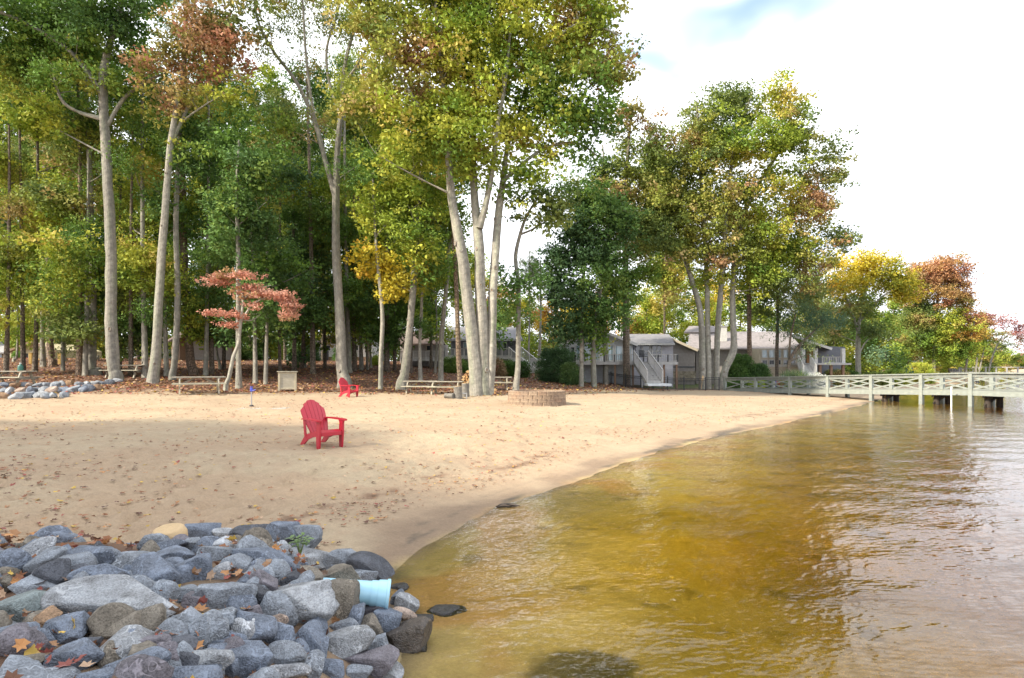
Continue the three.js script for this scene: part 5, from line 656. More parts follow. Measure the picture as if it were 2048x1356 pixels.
// ------------------------------------------------------------------ red resin chairs
const redM = new THREE.MeshPhysicalMaterial({ color: RGB(0.40, 0.008, 0.026), roughness: 0.42, clearcoat: 0.15, clearcoatRoughness: 0.4, bumpMap: rep(lumpT, 3), bumpScale: 0.0015 }); redM.name = 'red resin';
function plankGeo(rows, th) {                                  // rows: [[left point, right point], ...] -> a board with thickness, bending along its length
  const pos = [], n = rows.length, nor = rows.map(([l, r], i) => { const a = rows[Math.max(0, i - 1)], b = rows[Math.min(n - 1, i + 1)]; return new THREE.Vector3().subVectors(r, l).cross(new THREE.Vector3().addVectors(b[0], b[1]).sub(a[0]).sub(a[1])).normalize(); });
  const f = rows.map(([l, r], i) => [l.clone().addScaledVector(nor[i], th / 2), r.clone().addScaledVector(nor[i], th / 2), r.clone().addScaledVector(nor[i], -th / 2), l.clone().addScaledVector(nor[i], -th / 2)]);
  const quad = (a, b, c, d) => pos.push(...a.toArray(), ...b.toArray(), ...c.toArray(), ...a.toArray(), ...c.toArray(), ...d.toArray());
  for (let i = 0; i < n - 1; i++) for (let k = 0; k < 4; k++) { const j = (k + 1) % 4; quad(f[i][k], f[i][j], f[i + 1][j], f[i + 1][k]); }
  quad(f[0][3], f[0][2], f[0][1], f[0][0]); quad(f[n - 1][0], f[n - 1][1], f[n - 1][2], f[n - 1][3]);
  const g = new THREE.BufferGeometry(); g.setAttribute('position', new THREE.Float32BufferAttribute(pos, 3)); g.computeVertexNormals(); return metreUv(g);
}
function makeChair() {
  const t = thing('adirondack_chair', '', 'chair', [0, 0, 0], 0, 'red plastic garden chairs on the sand');
  const backPt = (x, v) => V(x, 0.27 + v * 0.9, -0.2 - v * 0.42 - 0.1 * v * v + 0.05 * Math.cos(x * 4)), n = 6;
  for (let i = 0; i < n; i++) { const rows = [], u0 = i / n - 0.5, u1 = (i + 1) / n - 0.5, uc = (u0 + u1) / 2, top = 0.79 - 0.95 * uc * uc * 1.05; for (let k = 0; k <= 12; k++) { const s = k / 12, w = 0.42 + 0.24 * Math.sin(Math.min(1, s * 1.15) * 1.5); const vl = s * (top - (Math.abs(u0) > Math.abs(uc) ? 0.035 : -0.02) * Math.abs(uc) * 4 * s), vr = s * (top - (Math.abs(u1) > Math.abs(uc) ? 0.035 : -0.02) * Math.abs(uc) * 4 * s); rows.push([backPt(u0 * w + 0.0028, vl), backPt(u1 * w - 0.0028, vr)]); } part(t, 'back_slat', plankGeo(rows, 0.034), redM); }
  part(t, 'back_rail', plankGeo([[backPt(-0.27, 0.34).add(V(0, 0, -0.03)), backPt(-0.27, 0.42).add(V(0, 0, -0.03))], [backPt(0, 0.34).add(V(0, 0, -0.03)), backPt(0, 0.42).add(V(0, 0, -0.03))], [backPt(0.27, 0.34).add(V(0, 0, -0.03)), backPt(0.27, 0.42).add(V(0, 0, -0.03))]], 0.03), redM);
  part(t, 'back_rail', plankGeo([[backPt(-0.22, 0.02).add(V(0, 0, -0.03)), backPt(-0.22, 0.1).add(V(0, 0, -0.03))], [backPt(0.22, 0.02).add(V(0, 0, -0.03)), backPt(0.22, 0.1).add(V(0, 0, -0.03))]], 0.03), redM);
  const seat = (z) => 0.36 - 0.1 * smooth(0.3, -0.25, z) - 0.05 * smooth(0.22, 0.34, z);
  for (let i = 0; i < 5; i++) { const z1 = 0.34 - i * 0.112, z0 = z1 - 0.103, rows = []; for (let k = 0; k <= 4; k++) { const z = mix(z1, z0, k / 4); rows.push([V(-0.27, seat(z), z), V(0.27, seat(z), z)]); } part(t, 'seat_slat', plankGeo(rows, 0.022), redM); }
  part(t, 'front_apron', rbox(0.56, 0.085, 0.026, 0, 0.285, 0.345), redM);
  for (const s of [-1, 1]) {
    part(t, 'arm', plankGeo([[V(s * 0.31 - 0.05, 0.585, -0.36), V(s * 0.31 + 0.05, 0.585, -0.36)], [V(s * 0.33 - 0.06, 0.59, -0.1), V(s * 0.33 + 0.06, 0.59, -0.1)], [V(s * 0.35 - 0.075, 0.58, 0.2), V(s * 0.35 + 0.075, 0.58, 0.2)], [V(s * 0.35 - 0.07, 0.57, 0.36), V(s * 0.35 + 0.07, 0.57, 0.36)], [V(s * 0.35 - 0.035, 0.565, 0.43), V(s * 0.35 + 0.035, 0.565, 0.43)]], 0.028), redM);
    part(t, 'front_leg', plankGeo([[V(s * 0.315, -0.03, 0.24), V(s * 0.315, -0.03, 0.33)], [V(s * 0.315, 0.3, 0.22), V(s * 0.315, 0.3, 0.37)], [V(s * 0.318, 0.5, 0.24), V(s * 0.318, 0.5, 0.37)], [V(s * 0.322, 0.565, 0.2), V(s * 0.322, 0.565, 0.39)]], 0.05), redM);
    part(t, 'side_rail', plankGeo([[V(s * 0.285, 0.25, 0.33), V(s * 0.285, 0.345, 0.33)], [V(s * 0.285, 0.2, 0), V(s * 0.285, 0.315, 0)], [V(s * 0.285, 0.12, -0.25), V(s * 0.285, 0.25, -0.25)]], 0.03), redM);
    part(t, 'rear_leg', plankGeo([[V(s * 0.287, 0.13, -0.2), V(s * 0.287, 0.25, -0.28)], [V(s * 0.287, -0.03, -0.42), V(s * 0.287, -0.03, -0.55)]], 0.036), redM);
    part(t, 'arm_support', plankGeo([[V(s * 0.3, 0.22, -0.24), V(s * 0.3, 0.22, -0.31)], [V(s * 0.305, 0.57, -0.28), V(s * 0.305, 0.57, -0.36)]], 0.028), redM);
  }
  return t;
}
const chairA = makeChair(); { const p = hit(646, 891); chairA.position.set(p.x, p.y - 0.005, p.z); chairA.rotation.y = 0.84; chairA.scale.set(0.86, 0.98, 0.95); chairA.userData.label = 'nearer and larger red Adirondack chair on the open sand'; }
{ const c = chairA.clone(), p = hit(698, 794); c.name = numbered('adirondack_chair'); scene.add(c); c.position.set(p.x, p.y - 0.005, p.z); c.rotation.y = 1.02; c.scale.set(0.86, 0.98, 0.95); c.userData = { ...chairA.userData, label: 'distant smaller red Adirondack chair before the slim pale forked trunk' }; }
// ------------------------------------------------------------------ picnic tables
const tableM = [paint(RGB(0.44, 0.40, 0.31)), paint(RGB(0.36, 0.33, 0.27)), paint(RGB(0.48, 0.45, 0.34))]; tableM.forEach((m, i) => { m.name = 'weathered table wood ' + i; m.bumpMap = woodT; m.bumpScale = 0.004; });
function makeTable(L) {
  const t = thing('picnic_table', '', 'picnic table', [0, 0, 0], 0, 'wooden picnic tables'), top = rbox(L, 0.055, 0.14), st = rbox(L, 0.055, 0.135);
  for (let i = 0; i < 5; i++) { const m = part(t, 'top_plank', top, tableM[i % 3]); m.position.set((i % 2) * 0.012, 0.76, (i - 2) * 0.149); }
  for (const s of [-1, 1]) for (let i = 0; i < 2; i++) { const m = part(t, 'seat_plank', st, tableM[(i + 1) % 3]); m.position.set(0, 0.45, s * (0.62 + i * 0.145)); }
  for (const x of [-L * 0.36, L * 0.36]) { for (const s of [-1, 1]) part(t, 'leg', bar(V(x, -0.05, s * 0.68), V(x, 0.74, s * 0.26), 0.06, 0.13), tableM[0]); part(t, 'seat_bearer', rbox(0.045, 0.1, 1.5, x + 0.05, 0.385, 0), tableM[1]); part(t, 'top_bearer', rbox(0.045, 0.09, 0.7, x + 0.05, 0.695, 0), tableM[1]); part(t, 'diagonal_brace', bar(V(x, 0.39, 0), V(x * 0.25, 0.72, 0), 0.045, 0.09), tableM[1]); }
  return t;
}
const tableA = makeTable(2.3); let firstTable = true;
[[398, 786, 0.5, 'middle picnic table standing clear beside the pink dogwood'], [252, 764, 0.04, 'picnic table half hidden behind the tallest grey trunk'], [20, 772, -0.02, 'picnic table cut by the left frame edge behind riprap'], [842, 787, -0.06, 'left one of two low tables beside the firewood'], [893, 788, -0.1, 'low picnic table nearest the firewood and log rounds'], [985, 780, 0.1, 'picnic table mostly hidden behind the great triple tree']].forEach(([px, py, turn, label]) => { const c = firstTable ? tableA : tableA.clone(), p = px === 252 ? (() => { const q = at(px, HORIZON, 38.6); q.y = heightAt(q.x, q.z); return q; })() : hit(px, py); if (!firstTable) { c.name = numbered('picnic_table'); scene.add(c); } firstTable = false; c.position.copy(p); c.rotation.y = turn; c.userData = { ...tableA.userData, label }; if (py > 786) c.scale.set(0.82, 0.88, 0.9); });
{ const p = hit(20, 772), t = thing('water_jug', 'small dark green jug standing on the leftmost picnic table', 'jug', [p.x + 0.55, p.y + 0.78, p.z]); part(t, 'body', new THREE.LatheGeometry([[0, 0], [0.12, 0], [0.13, 0.05], [0.13, 0.24], [0.09, 0.3], [0.045, 0.33], [0.045, 0.38], [0, 0.38]].map(([x, y]) => new THREE.Vector2(x, y)), 18), std(RGB(0.03, 0.12, 0.09), { roughness: 0.4 })); part(t, 'cap', new THREE.CylinderGeometry(0.05, 0.05, 0.05, 14).translate(0, 0.4, 0), HM.white); }
{ const p = hit(575, 782), t = thing('bin_enclosure', 'pale wooden litter bin box with overhanging lid at the wood edge', 'bin', p.toArray(), 0.33), w = paint(RGB(0.56, 0.50, 0.36)), w2 = paint(RGB(0.49, 0.45, 0.35)); w.name = 'bin wood'; w2.name = 'bin panel wood';
  for (const x of [-0.42, 0.42]) for (const z of [-0.36, 0.36]) part(t, 'corner_post', rbox(0.11, 1.08, 0.11, x, 0.5, z), w); for (const [a, b, d, r] of [[0, 0.36, 0.05, 0], [0, -0.36, 0.05, 0]]) { part(t, 'panel', box(0.74, 0.84, d, a, 0.55, b), w2); part(t, 'rail', rbox(0.74, 0.09, 0.08, a, 0.99, b * 1.02), w); part(t, 'rail', rbox(0.74, 0.09, 0.08, a, 0.14, b * 1.02), w); } for (const x of [-0.42, 0.42]) { part(t, 'panel', box(0.05, 0.84, 0.62, x, 0.55, 0), w2); part(t, 'rail', rbox(0.08, 0.09, 0.62, x, 0.99, 0), w); part(t, 'rail', rbox(0.08, 0.09, 0.62, x, 0.14, 0), w); } for (let i = 0; i < 5; i++) part(t, 'lid_board', rbox(1.08, 0.05, 0.185, 0, 1.065, (i - 2) * 0.19), i % 2 ? w : w2); }
[[13, 746], [62, 750], [120, 749]].forEach(([px, py], i) => { const p = at(px, py, 48); p.y = heightAt(p.x, p.z); const t = thing('bollard', ['yellow-brown bollard post at the left frame edge', 'yellow-brown bollard post above the left table end', 'yellow-brown bollard post right of the scaly pine'][i], 'bollard', p.toArray(), 0.2, 'yellow wooden bollards'), m = paint(RGB(0.56, 0.36, 0.10)); part(t, 'post', rbox(0.22, 0.85, 0.22, 0, 0.38, 0, 0, 0, 0, 0.03), m); part(t, 'cap', rbox(0.25, 0.06, 0.25, 0, 0.83, 0, 0, 0, 0, 0.02), m); });
{ const p = hit(503, 814), t = thing('water_spigot', 'thin post with a blue tap standing on the sand', 'tap', p.toArray()), b = std(RGB(0.05, 0.07, 0.4), { roughness: 0.4 }), m = std(RGB(0.35, 0.34, 0.34), { metalness: 0.6, roughness: 0.5 }); part(t, 'post', new THREE.CylinderGeometry(0.022, 0.026, 0.62, 10).translate(0, 0.29, 0), m); part(t, 'base', new THREE.CylinderGeometry(0.07, 0.09, 0.1, 12).translate(0, 0.03, 0), HM.black); part(t, 'tap_head', rbox(0.1, 0.16, 0.09, 0, 0.66, 0, 0, 0, 0, 0.03), b); part(t, 'spout', moved(new THREE.CylinderGeometry(0.02, 0.024, 0.14, 10), 0.09, 0.63, 0.02, 0, 0, 1.9), b); part(t, 'handle', moved(new THREE.TorusGeometry(0.045, 0.012, 6, 14), 0, 0.77, 0, 1.57), b); }
{ const p = hit(528, 818); single('concrete_slab', 'flat pale concrete slab sunk in sand beside blue tap', 'slab', rbox(1.7, 0.1, 0.9, 0, 0, 0, 0, 0, 0, 0.02), std(RGB(0.58, 0.52, 0.44), { map: stoneT, bumpMap: stoneB, bumpScale: 0.006 }), [p.x, p.y - 0.015, p.z], 0.12); }
// ------------------------------------------------------------------ fire pit of split-face blocks
{
  const f = hit(1076, 812), R = wide(57, -f.z + 1.2), t = thing('fire_pit', 'round fire pit of stacked tan concrete blocks on the sand', 'fire pit', [f.x, f.y - 0.02, f.z - R]), n = 20, w = 2 * Math.PI * R / n, ht = 0.155;
  const s = new THREE.Shape(); s.moveTo(-w * 0.40, -0.22); s.lineTo(w * 0.40, -0.22); s.lineTo(w * 0.485, -0.02); s.lineTo(w * 0.40, 0.018); s.lineTo(w * 0.15, 0.026); s.lineTo(-w * 0.2, 0.024); s.lineTo(-w * 0.40, 0.016); s.lineTo(-w * 0.485, -0.02); s.closePath();
  const geos = [0, 1, 2].map((v) => { const g = metreUv(moved(new THREE.ExtrudeGeometry(s, { depth: ht - 0.03, bevelEnabled: true, bevelSize: 0.006, bevelThickness: 0.012, bevelSegments: 1 }), 0, ht - 0.018, 0, Math.PI / 2)), q = g.attributes.position; for (let i = 0; i < q.count; i++) { const k = noise3(q.getX(i) * 14 + v * 9, q.getY(i) * 14, q.getZ(i) * 14) - 0.5; q.setZ(i, q.getZ(i) + k * 0.012); } g.computeVertexNormals(); return g; });
  const ms = [RGB(0.47, 0.33, 0.225), RGB(0.50, 0.36, 0.25), RGB(0.43, 0.30, 0.21), RGB(0.48, 0.32, 0.215)].map((c, i) => { const m = std(c, { map: rep(stoneT, 1.5), bumpMap: rep(stoneB, 3), bumpScale: 0.012 }); m.name = 'tan concrete block ' + i; return m; }), r = rng(31);
  for (let c = 0; c < 4; c++) for (let i = 0; i < n; i++) { const a = (i + (c % 2) * 0.5) / n * 2 * Math.PI + (r() - 0.5) * 0.012, m = part(t, 'block', geos[Math.floor(r() * 3)], ms[Math.floor(r() * 4)]), rr = R + (r() - 0.5) * 0.016 - c * 0.008; m.position.set(Math.sin(a) * rr, c * ht, Math.cos(a) * rr); m.rotation.y = a; }
}
// ------------------------------------------------------------------ firewood, rounds and stool by the triple tree
{
  const r = rng(44), ms = [RGB(0.50, 0.28, 0.11), RGB(0.58, 0.38, 0.18), RGB(0.40, 0.22, 0.10), RGB(0.62, 0.45, 0.26)].map((c, i) => { const m = paint(c); m.name = 'split wood ' + i; return m; }), base = at(954, HORIZON, 34.4), k = 34.6 / F;
  const split = (v) => { const s = new THREE.Shape(); const a0 = v * 1.3; s.moveTo(0, 0); for (let i = 0; i <= 6; i++) { const a = a0 + i / 6 * (1.5 + 0.5 * (v % 2)); s.lineTo(Math.cos(a) * 0.14, Math.sin(a) * 0.14); } s.closePath(); const g = new THREE.ExtrudeGeometry(s, { depth: 0.42, bevelEnabled: true, bevelSize: 0.006, bevelThickness: 0.006, bevelSegments: 1 }); g.computeBoundingBox(); const c = g.boundingBox.getCenter(new THREE.Vector3()); g.translate(-c.x, -c.y, -c.z); return metreUv(g); }, gs = [0, 1, 2, 3, 4].map(split);
  const rows = [12, 12, 11, 11, 10, 9, 8, 7, 5, 3]; let y = heightAt(base.x, base.z) + 0.06;
  rows.forEach((n, j) => { for (let i = 0; i < n; i++) { const x = base.x + (i - (n - 1) / 2) * 0.178 + (j % 2) * 0.04 - 0.05 * j * 0.3, m = part(scene, numbered('firewood_log'), gs[Math.floor(r() * 5)], ms[Math.floor(r() * 4)]); m.position.set(x, y + (r() - 0.5) * 0.012, base.z + (r() - 0.5) * 0.08); m.rotation.set(0, (r() - 0.5) * 0.1, Math.floor(r() * 4) * 1.57 + (r() - 0.5) * 0.3); m.userData = { label: `split log, ${ORD[i]} from the left in ${ORD[j]} row up of the firewood stack`, category: 'firewood', group: 'stacked firewood logs' }; } y += 0.142; });
  const bark = barks.dark, cut = ms[3];
  const round = (label, px, py, rad, h, lie, turn) => { const p = hit(px, py), t = thing('log_round', label, 'log', [p.x, p.y, p.z], turn, 'chopped log rounds by the triple tree'), g = new THREE.CylinderGeometry(rad, rad * 1.08, h, 18, 3), q = g.attributes.position; for (let i = 0; i < q.count; i++) { const e = 0.9 + 0.2 * noise3(q.getX(i) * 6 + px, q.getY(i) * 3, q.getZ(i) * 6); q.setX(i, q.getX(i) * e); q.setZ(i, q.getZ(i) * e); } const uvc = new Float32Array(q.count * 3).fill(0.7); g.setAttribute('color', new THREE.BufferAttribute(uvc, 3)); g.computeVertexNormals(); const b = part(t, 'bark', moved(g, 0, lie ? rad : h / 2 - 0.03, 0, 0, 0, lie ? 1.57 : 0), barks.grey); part(t, 'cut_face', lie ? moved(new THREE.CylinderGeometry(rad * 0.86, rad * 0.86, 0.02, 18), -h / 2 - 0.005, rad, 0, 0, 0, 1.57) : new THREE.CylinderGeometry(rad * 0.86, rad * 0.86, 0.02, 18).translate(0, h - 0.025, 0), cut); };
  round('upright pale chopped log leaning by the firewood', 916, 797, 0.2, 0.62, false, 0.2); round('upright darker chopped log against the triple tree', 931, 794, 0.2, 0.72, false, 0.9); round('short dark log lying on its side in sand', 899, 797, 0.13, 0.5, true, -0.5); round('small chopped log lying on the two rounds', 922, 790, 0.1, 0.4, true, 0.3);
  const p = hit(928, 796), st = thing('stool', 'tiny white stool at the foot of the triple tree', 'stool', [p.x, p.y, p.z + 0.25]); part(st, 'seat', rbox(0.34, 0.05, 0.24, 0, 0.24, 0), HM.white); for (const x of [-0.145, 0.145]) part(st, 'leg', rbox(0.045, 0.24, 0.22, x, 0.11, 0), HM.white);
}
shrub('white-leaved variegated bush by the porch steps', 1628, 756, 44, 30, 52, 'white');

// ------------------------------------------------------------------ riprap
const rockM = {}; for (const [k, c, o] of [['blue', [0.269, 0.305, 0.377]], ['grey', [0.377, 0.404, 0.448]], ['pale', [0.484, 0.493, 0.512]], ['white', [0.628, 0.637, 0.664]], ['dark', [0.139, 0.144, 0.166]], ['green', [0.323, 0.368, 0.359]], ['brown', [0.305, 0.26, 0.206]], ['orange', [0.448, 0.278, 0.161]], ['pink', [0.557, 0.422, 0.34]], ['purple', [0.278, 0.251, 0.278]], ['wet', [0.0448, 0.0404, 0.0359], { roughness: 0.35 }], ['wetbrown', [0.135, 0.108, 0.0897], { roughness: 0.5 }]]) { rockM[k] = std(RGB(...c), { roughness: 0.9, map: rep(stoneT, 1.6), bumpMap: rep(stoneB, 2.6), bumpScale: 0.03, ...o }); rockM[k].name = 'rock ' + k; }
const TONE = { blue: 'blue-grey', grey: 'grey', pale: 'pale grey', white: 'whitish', dark: 'dark slate', green: 'greenish grey', brown: 'brown', orange: 'orange-brown', pink: 'pinkish', purple: 'purplish grey', wet: 'wet black', wetbrown: 'wet brown' };
function rockGeo(seed, a, b, c, detail = 16, round = 0) {
  const r = rng(seed * 131 + 7), g = mergeVertices(new THREE.IcosahedronGeometry(1, detail).deleteAttribute('uv').deleteAttribute('normal')), p = g.attributes.position, planes = [];
  const np = 7 + Math.floor(r() * 4); for (let i = 0; i < np; i++) { const u = r() * 2 - 1, t = r() * 6.283, s = Math.sqrt(1 - u * u); planes.push([s * Math.cos(t), u, s * Math.sin(t), 0.55 + 0.32 * r()]); }
  planes.push([0.1 * (r() - 0.5), 1, 0.35 * r(), 0.66 + 0.2 * r()], [0.3 * (r() - 0.5), 0.3 * (r() - 0.5), 1, 0.62 + 0.25 * r()]);
  const o = r() * 50;
  for (let i = 0; i < p.count; i++) {
    const x = p.getX(i), y = p.getY(i), z = p.getZ(i); let m = 1.2; const sh = [];
    for (const [nx, ny, nz, d] of planes) { const q = x * nx + y * ny + z * nz; if (q > 0.05) sh.push(d / q); } sh.push(round ? 1.0 : 1.16);
    let e = 0; const K = round ? 22 : 90; for (const q of sh) e += Math.exp(-K * q); m = -Math.log(e) / K;
    m *= 1 + 0.08 * (fbm3(x * 1.7 + o, y * 1.7, z * 1.7, 3) - 0.5) + 0.055 * (fbm3(x * 6 + o, y * 6, z * 6, 3) - 0.5) + 0.025 * Math.abs(fbm3(x * 3 + o + 9, y * 9, z * 3, 2) - 0.5);
    p.setXYZ(i, x * m * a, y * m * b, z * m * c);
  }
  g.computeVertexNormals(); const h = metreUv(g), uv = h.attributes.uv; for (let i = 0; i < uv.count; i++) uv.setXY(i, uv.getX(i) + o, uv.getY(i) + o * 0.7); return h;
}
const near = [];                                              // [px, py, width, height, turn, tone, landmark name]
const zA = (x, y, w, h, rot, tone, mark) => near.push([x * 0.2405, 1030 + y * 0.2405, w * 0.2405, h * 0.2405, rot, tone, mark]);
const zB = (x, y, w, h, rot, tone, mark) => near.push([400 + x * 0.2441, 1030 + y * 0.2441, w * 0.2441, h * 0.2441, rot, tone, mark]);
zA(190, 365, 470, 150, 32, 'white', 'long whitish slanting slab'); zA(330, 440, 330, 160, 27, 'grey'); zA(425, 560, 230, 300, -22, 'dark', 'dark upright pointed rock'); zA(610, 450, 200, 190, 0, 'grey'); zA(790, 370, 330, 180, -4, 'blue'); zA(510, 355, 110, 90, 0, 'blue'); zA(1110, 390, 300, 100, -3, 'grey'); zA(1340, 290, 280, 130, 15, 'blue'); zA(1690, 150, 270, 140, 0, 'blue', 'rounded rock against the tan disc'); zA(1600, 250, 170, 120, 0, 'grey'); zA(1450, 370, 290, 140, 5, 'blue'); zA(1840, 175, 190, 100, 0, 'white'); zA(1850, 260, 190, 120, 0, 'white'); zA(1640, 460, 250, 210, 30, 'blue'); zA(1790, 345, 220, 120, -5, 'grey'); zA(1830, 490, 180, 140, 20, 'white'); zA(1270, 550, 480, 260, -6, 'blue', 'broad white-veined rock'); zA(830, 570, 430, 230, 14, 'blue'); zA(620, 640, 210, 200, 35, 'grey'); zA(250, 640, 300, 170, -20, 'grey'); zA(180, 800, 430, 230, -4, 'green', 'greenish slab at the left frame edge'); zA(50, 590, 130, 110, 0, 'brown'); zA(960, 800, 880, 290, -7, 'pale', 'largest pale flat slab'); zA(1350, 690, 130, 130, 0, 'grey'); zA(1500, 680, 230, 140, 20, 'grey'); zA(1440, 810, 120, 110, 0, 'orange'); zA(320, 940, 330, 170, 42, 'orange', 'orange-brown slanting stone'); zA(545, 990, 330, 230, 10, 'blue'); zA(100, 1110, 250, 130, 12, 'brown'); zA(960, 970, 360, 150, 18, 'brown'); zA(1480, 930, 110, 140, 0, 'grey'); zA(1640, 750, 220, 150, -12, 'purple'); zA(1050, 1120, 520, 240, 3, 'pale'); zA(1640, 1010, 340, 220, 32, 'grey'); zA(1490, 1120, 290, 170, 0, 'dark'); zA(1830, 1110, 150, 120, 0, 'blue'); zA(1800, 890, 240, 150, 0, 'grey'); zA(630, 1225, 360, 250, 12, 'blue'); zA(180, 1245, 290, 95, 5, 'brown'); zA(100, 1335, 220, 90, 0, 'blue'); zA(400, 1225, 170, 110, 28, 'blue'); zA(1070, 1305, 440, 190, 16, 'blue'); zA(1335, 1230, 170, 120, 0, 'dark'); zA(1600, 1285, 460, 230, 8, 'pale'); zA(1870, 1260, 160, 170, 0, 'blue'); zA(740, 1080, 180, 80, 12, 'dark'); zA(60, 480, 160, 90, 20, 'grey'); zA(1290, 1390, 300, 150, 0, 'grey'); zA(820, 1400, 300, 160, 0, 'blue'); zA(420, 1400, 300, 160, 0, 'grey');
zB(480, 215, 360, 180, -4, 'dark', 'big dark far-row rock'); zB(700, 150, 270, 130, 0, 'blue'); zB(860, 165, 190, 130, 0, 'grey'); zB(850, 240, 240, 120, 15, 'grey'); zB(670, 295, 140, 140, 30, 'white'); zB(540, 390, 430, 190, -18, 'blue'); zB(890, 385, 310, 190, -5, 'pale'); zB(1130, 395, 250, 180, -10, 'grey'); zB(1395, 465, 300, 140, -27, 'dark', 'dark rock with one white stripe'); zB(1330, 510, 190, 110, 18, 'grey'); zB(310, 445, 230, 170, 12, 'grey'); zB(150, 480, 170, 130, 22, 'white'); zB(620, 475, 260, 170, -20, 'grey'); zB(510, 590, 270, 200, -32, 'purple'); zB(725, 545, 200, 120, 0, 'dark'); zB(870, 550, 170, 170, -22, 'brown'); zB(1090, 535, 320, 160, 12, 'brown'); zB(1130, 710, 270, 310, -10, 'brown', 'upright square brown block'); zB(1330, 685, 190, 180, 0, 'green'); zB(210, 690, 390, 220, -3, 'grey'); zB(480, 690, 230, 190, 0, 'dark'); zB(760, 750, 540, 320, 12, 'pale', 'large pale streaked boulder'); zB(420, 850, 180, 130, 0, 'purple'); zB(360, 970, 280, 200, -5, 'white', 'white-topped cube-like rock'); zB(600, 920, 200, 130, 24, 'pink', 'small pale orange stone'); zB(150, 890, 240, 150, 0, 'grey'); zB(640, 1020, 270, 220, 0, 'blue'); zB(870, 1030, 250, 200, -12, 'blue'); zB(970, 940, 140, 180, 20, 'blue'); zB(1270, 880, 130, 230, -15, 'blue'); zB(1160, 940, 210, 110, 0, 'grey'); zB(1400, 795, 200, 130, 16, 'purple'); zB(1525, 895, 230, 200, -12, 'blue', 'veined rock below the blue pipe'); zB(1400, 955, 150, 180, 32, 'brown'); zB(1670, 835, 190, 90, -20, 'pink', 'pinkish long stone at the water'); zB(1690, 745, 160, 180, 0, 'pale'); zB(1610, 700, 100, 130, 0, 'blue'); zB(1190, 1105, 350, 230, 14, 'pale'); zB(1390, 1085, 140, 150, 0, 'grey'); zB(1485, 1075, 100, 150, 0, 'grey'); zB(1680, 1035, 370, 200, 24, 'wetbrown', 'flat wet rock dipping into the water'); zB(320, 1200, 440, 240, -10, 'blue'); zB(660, 1185, 280, 160, 0, 'grey'); zB(800, 1155, 120, 170, 25, 'blue'); zB(980, 1115, 150, 160, 0, 'blue'); zB(690, 1300, 340, 120, 0, 'white'); zB(900, 1270, 190, 180, 0, 'grey'); zB(1060, 1275, 190, 140, -15, 'blue'); zB(1380, 1230, 400, 180, 4, 'purple'); zB(1300, 1310, 160, 120, 0, 'grey'); zB(1525, 1300, 200, 120, 0, 'pale'); zB(80, 1255, 220, 240, 0, 'grey'); zB(60, 1020, 180, 270, -10, 'grey');
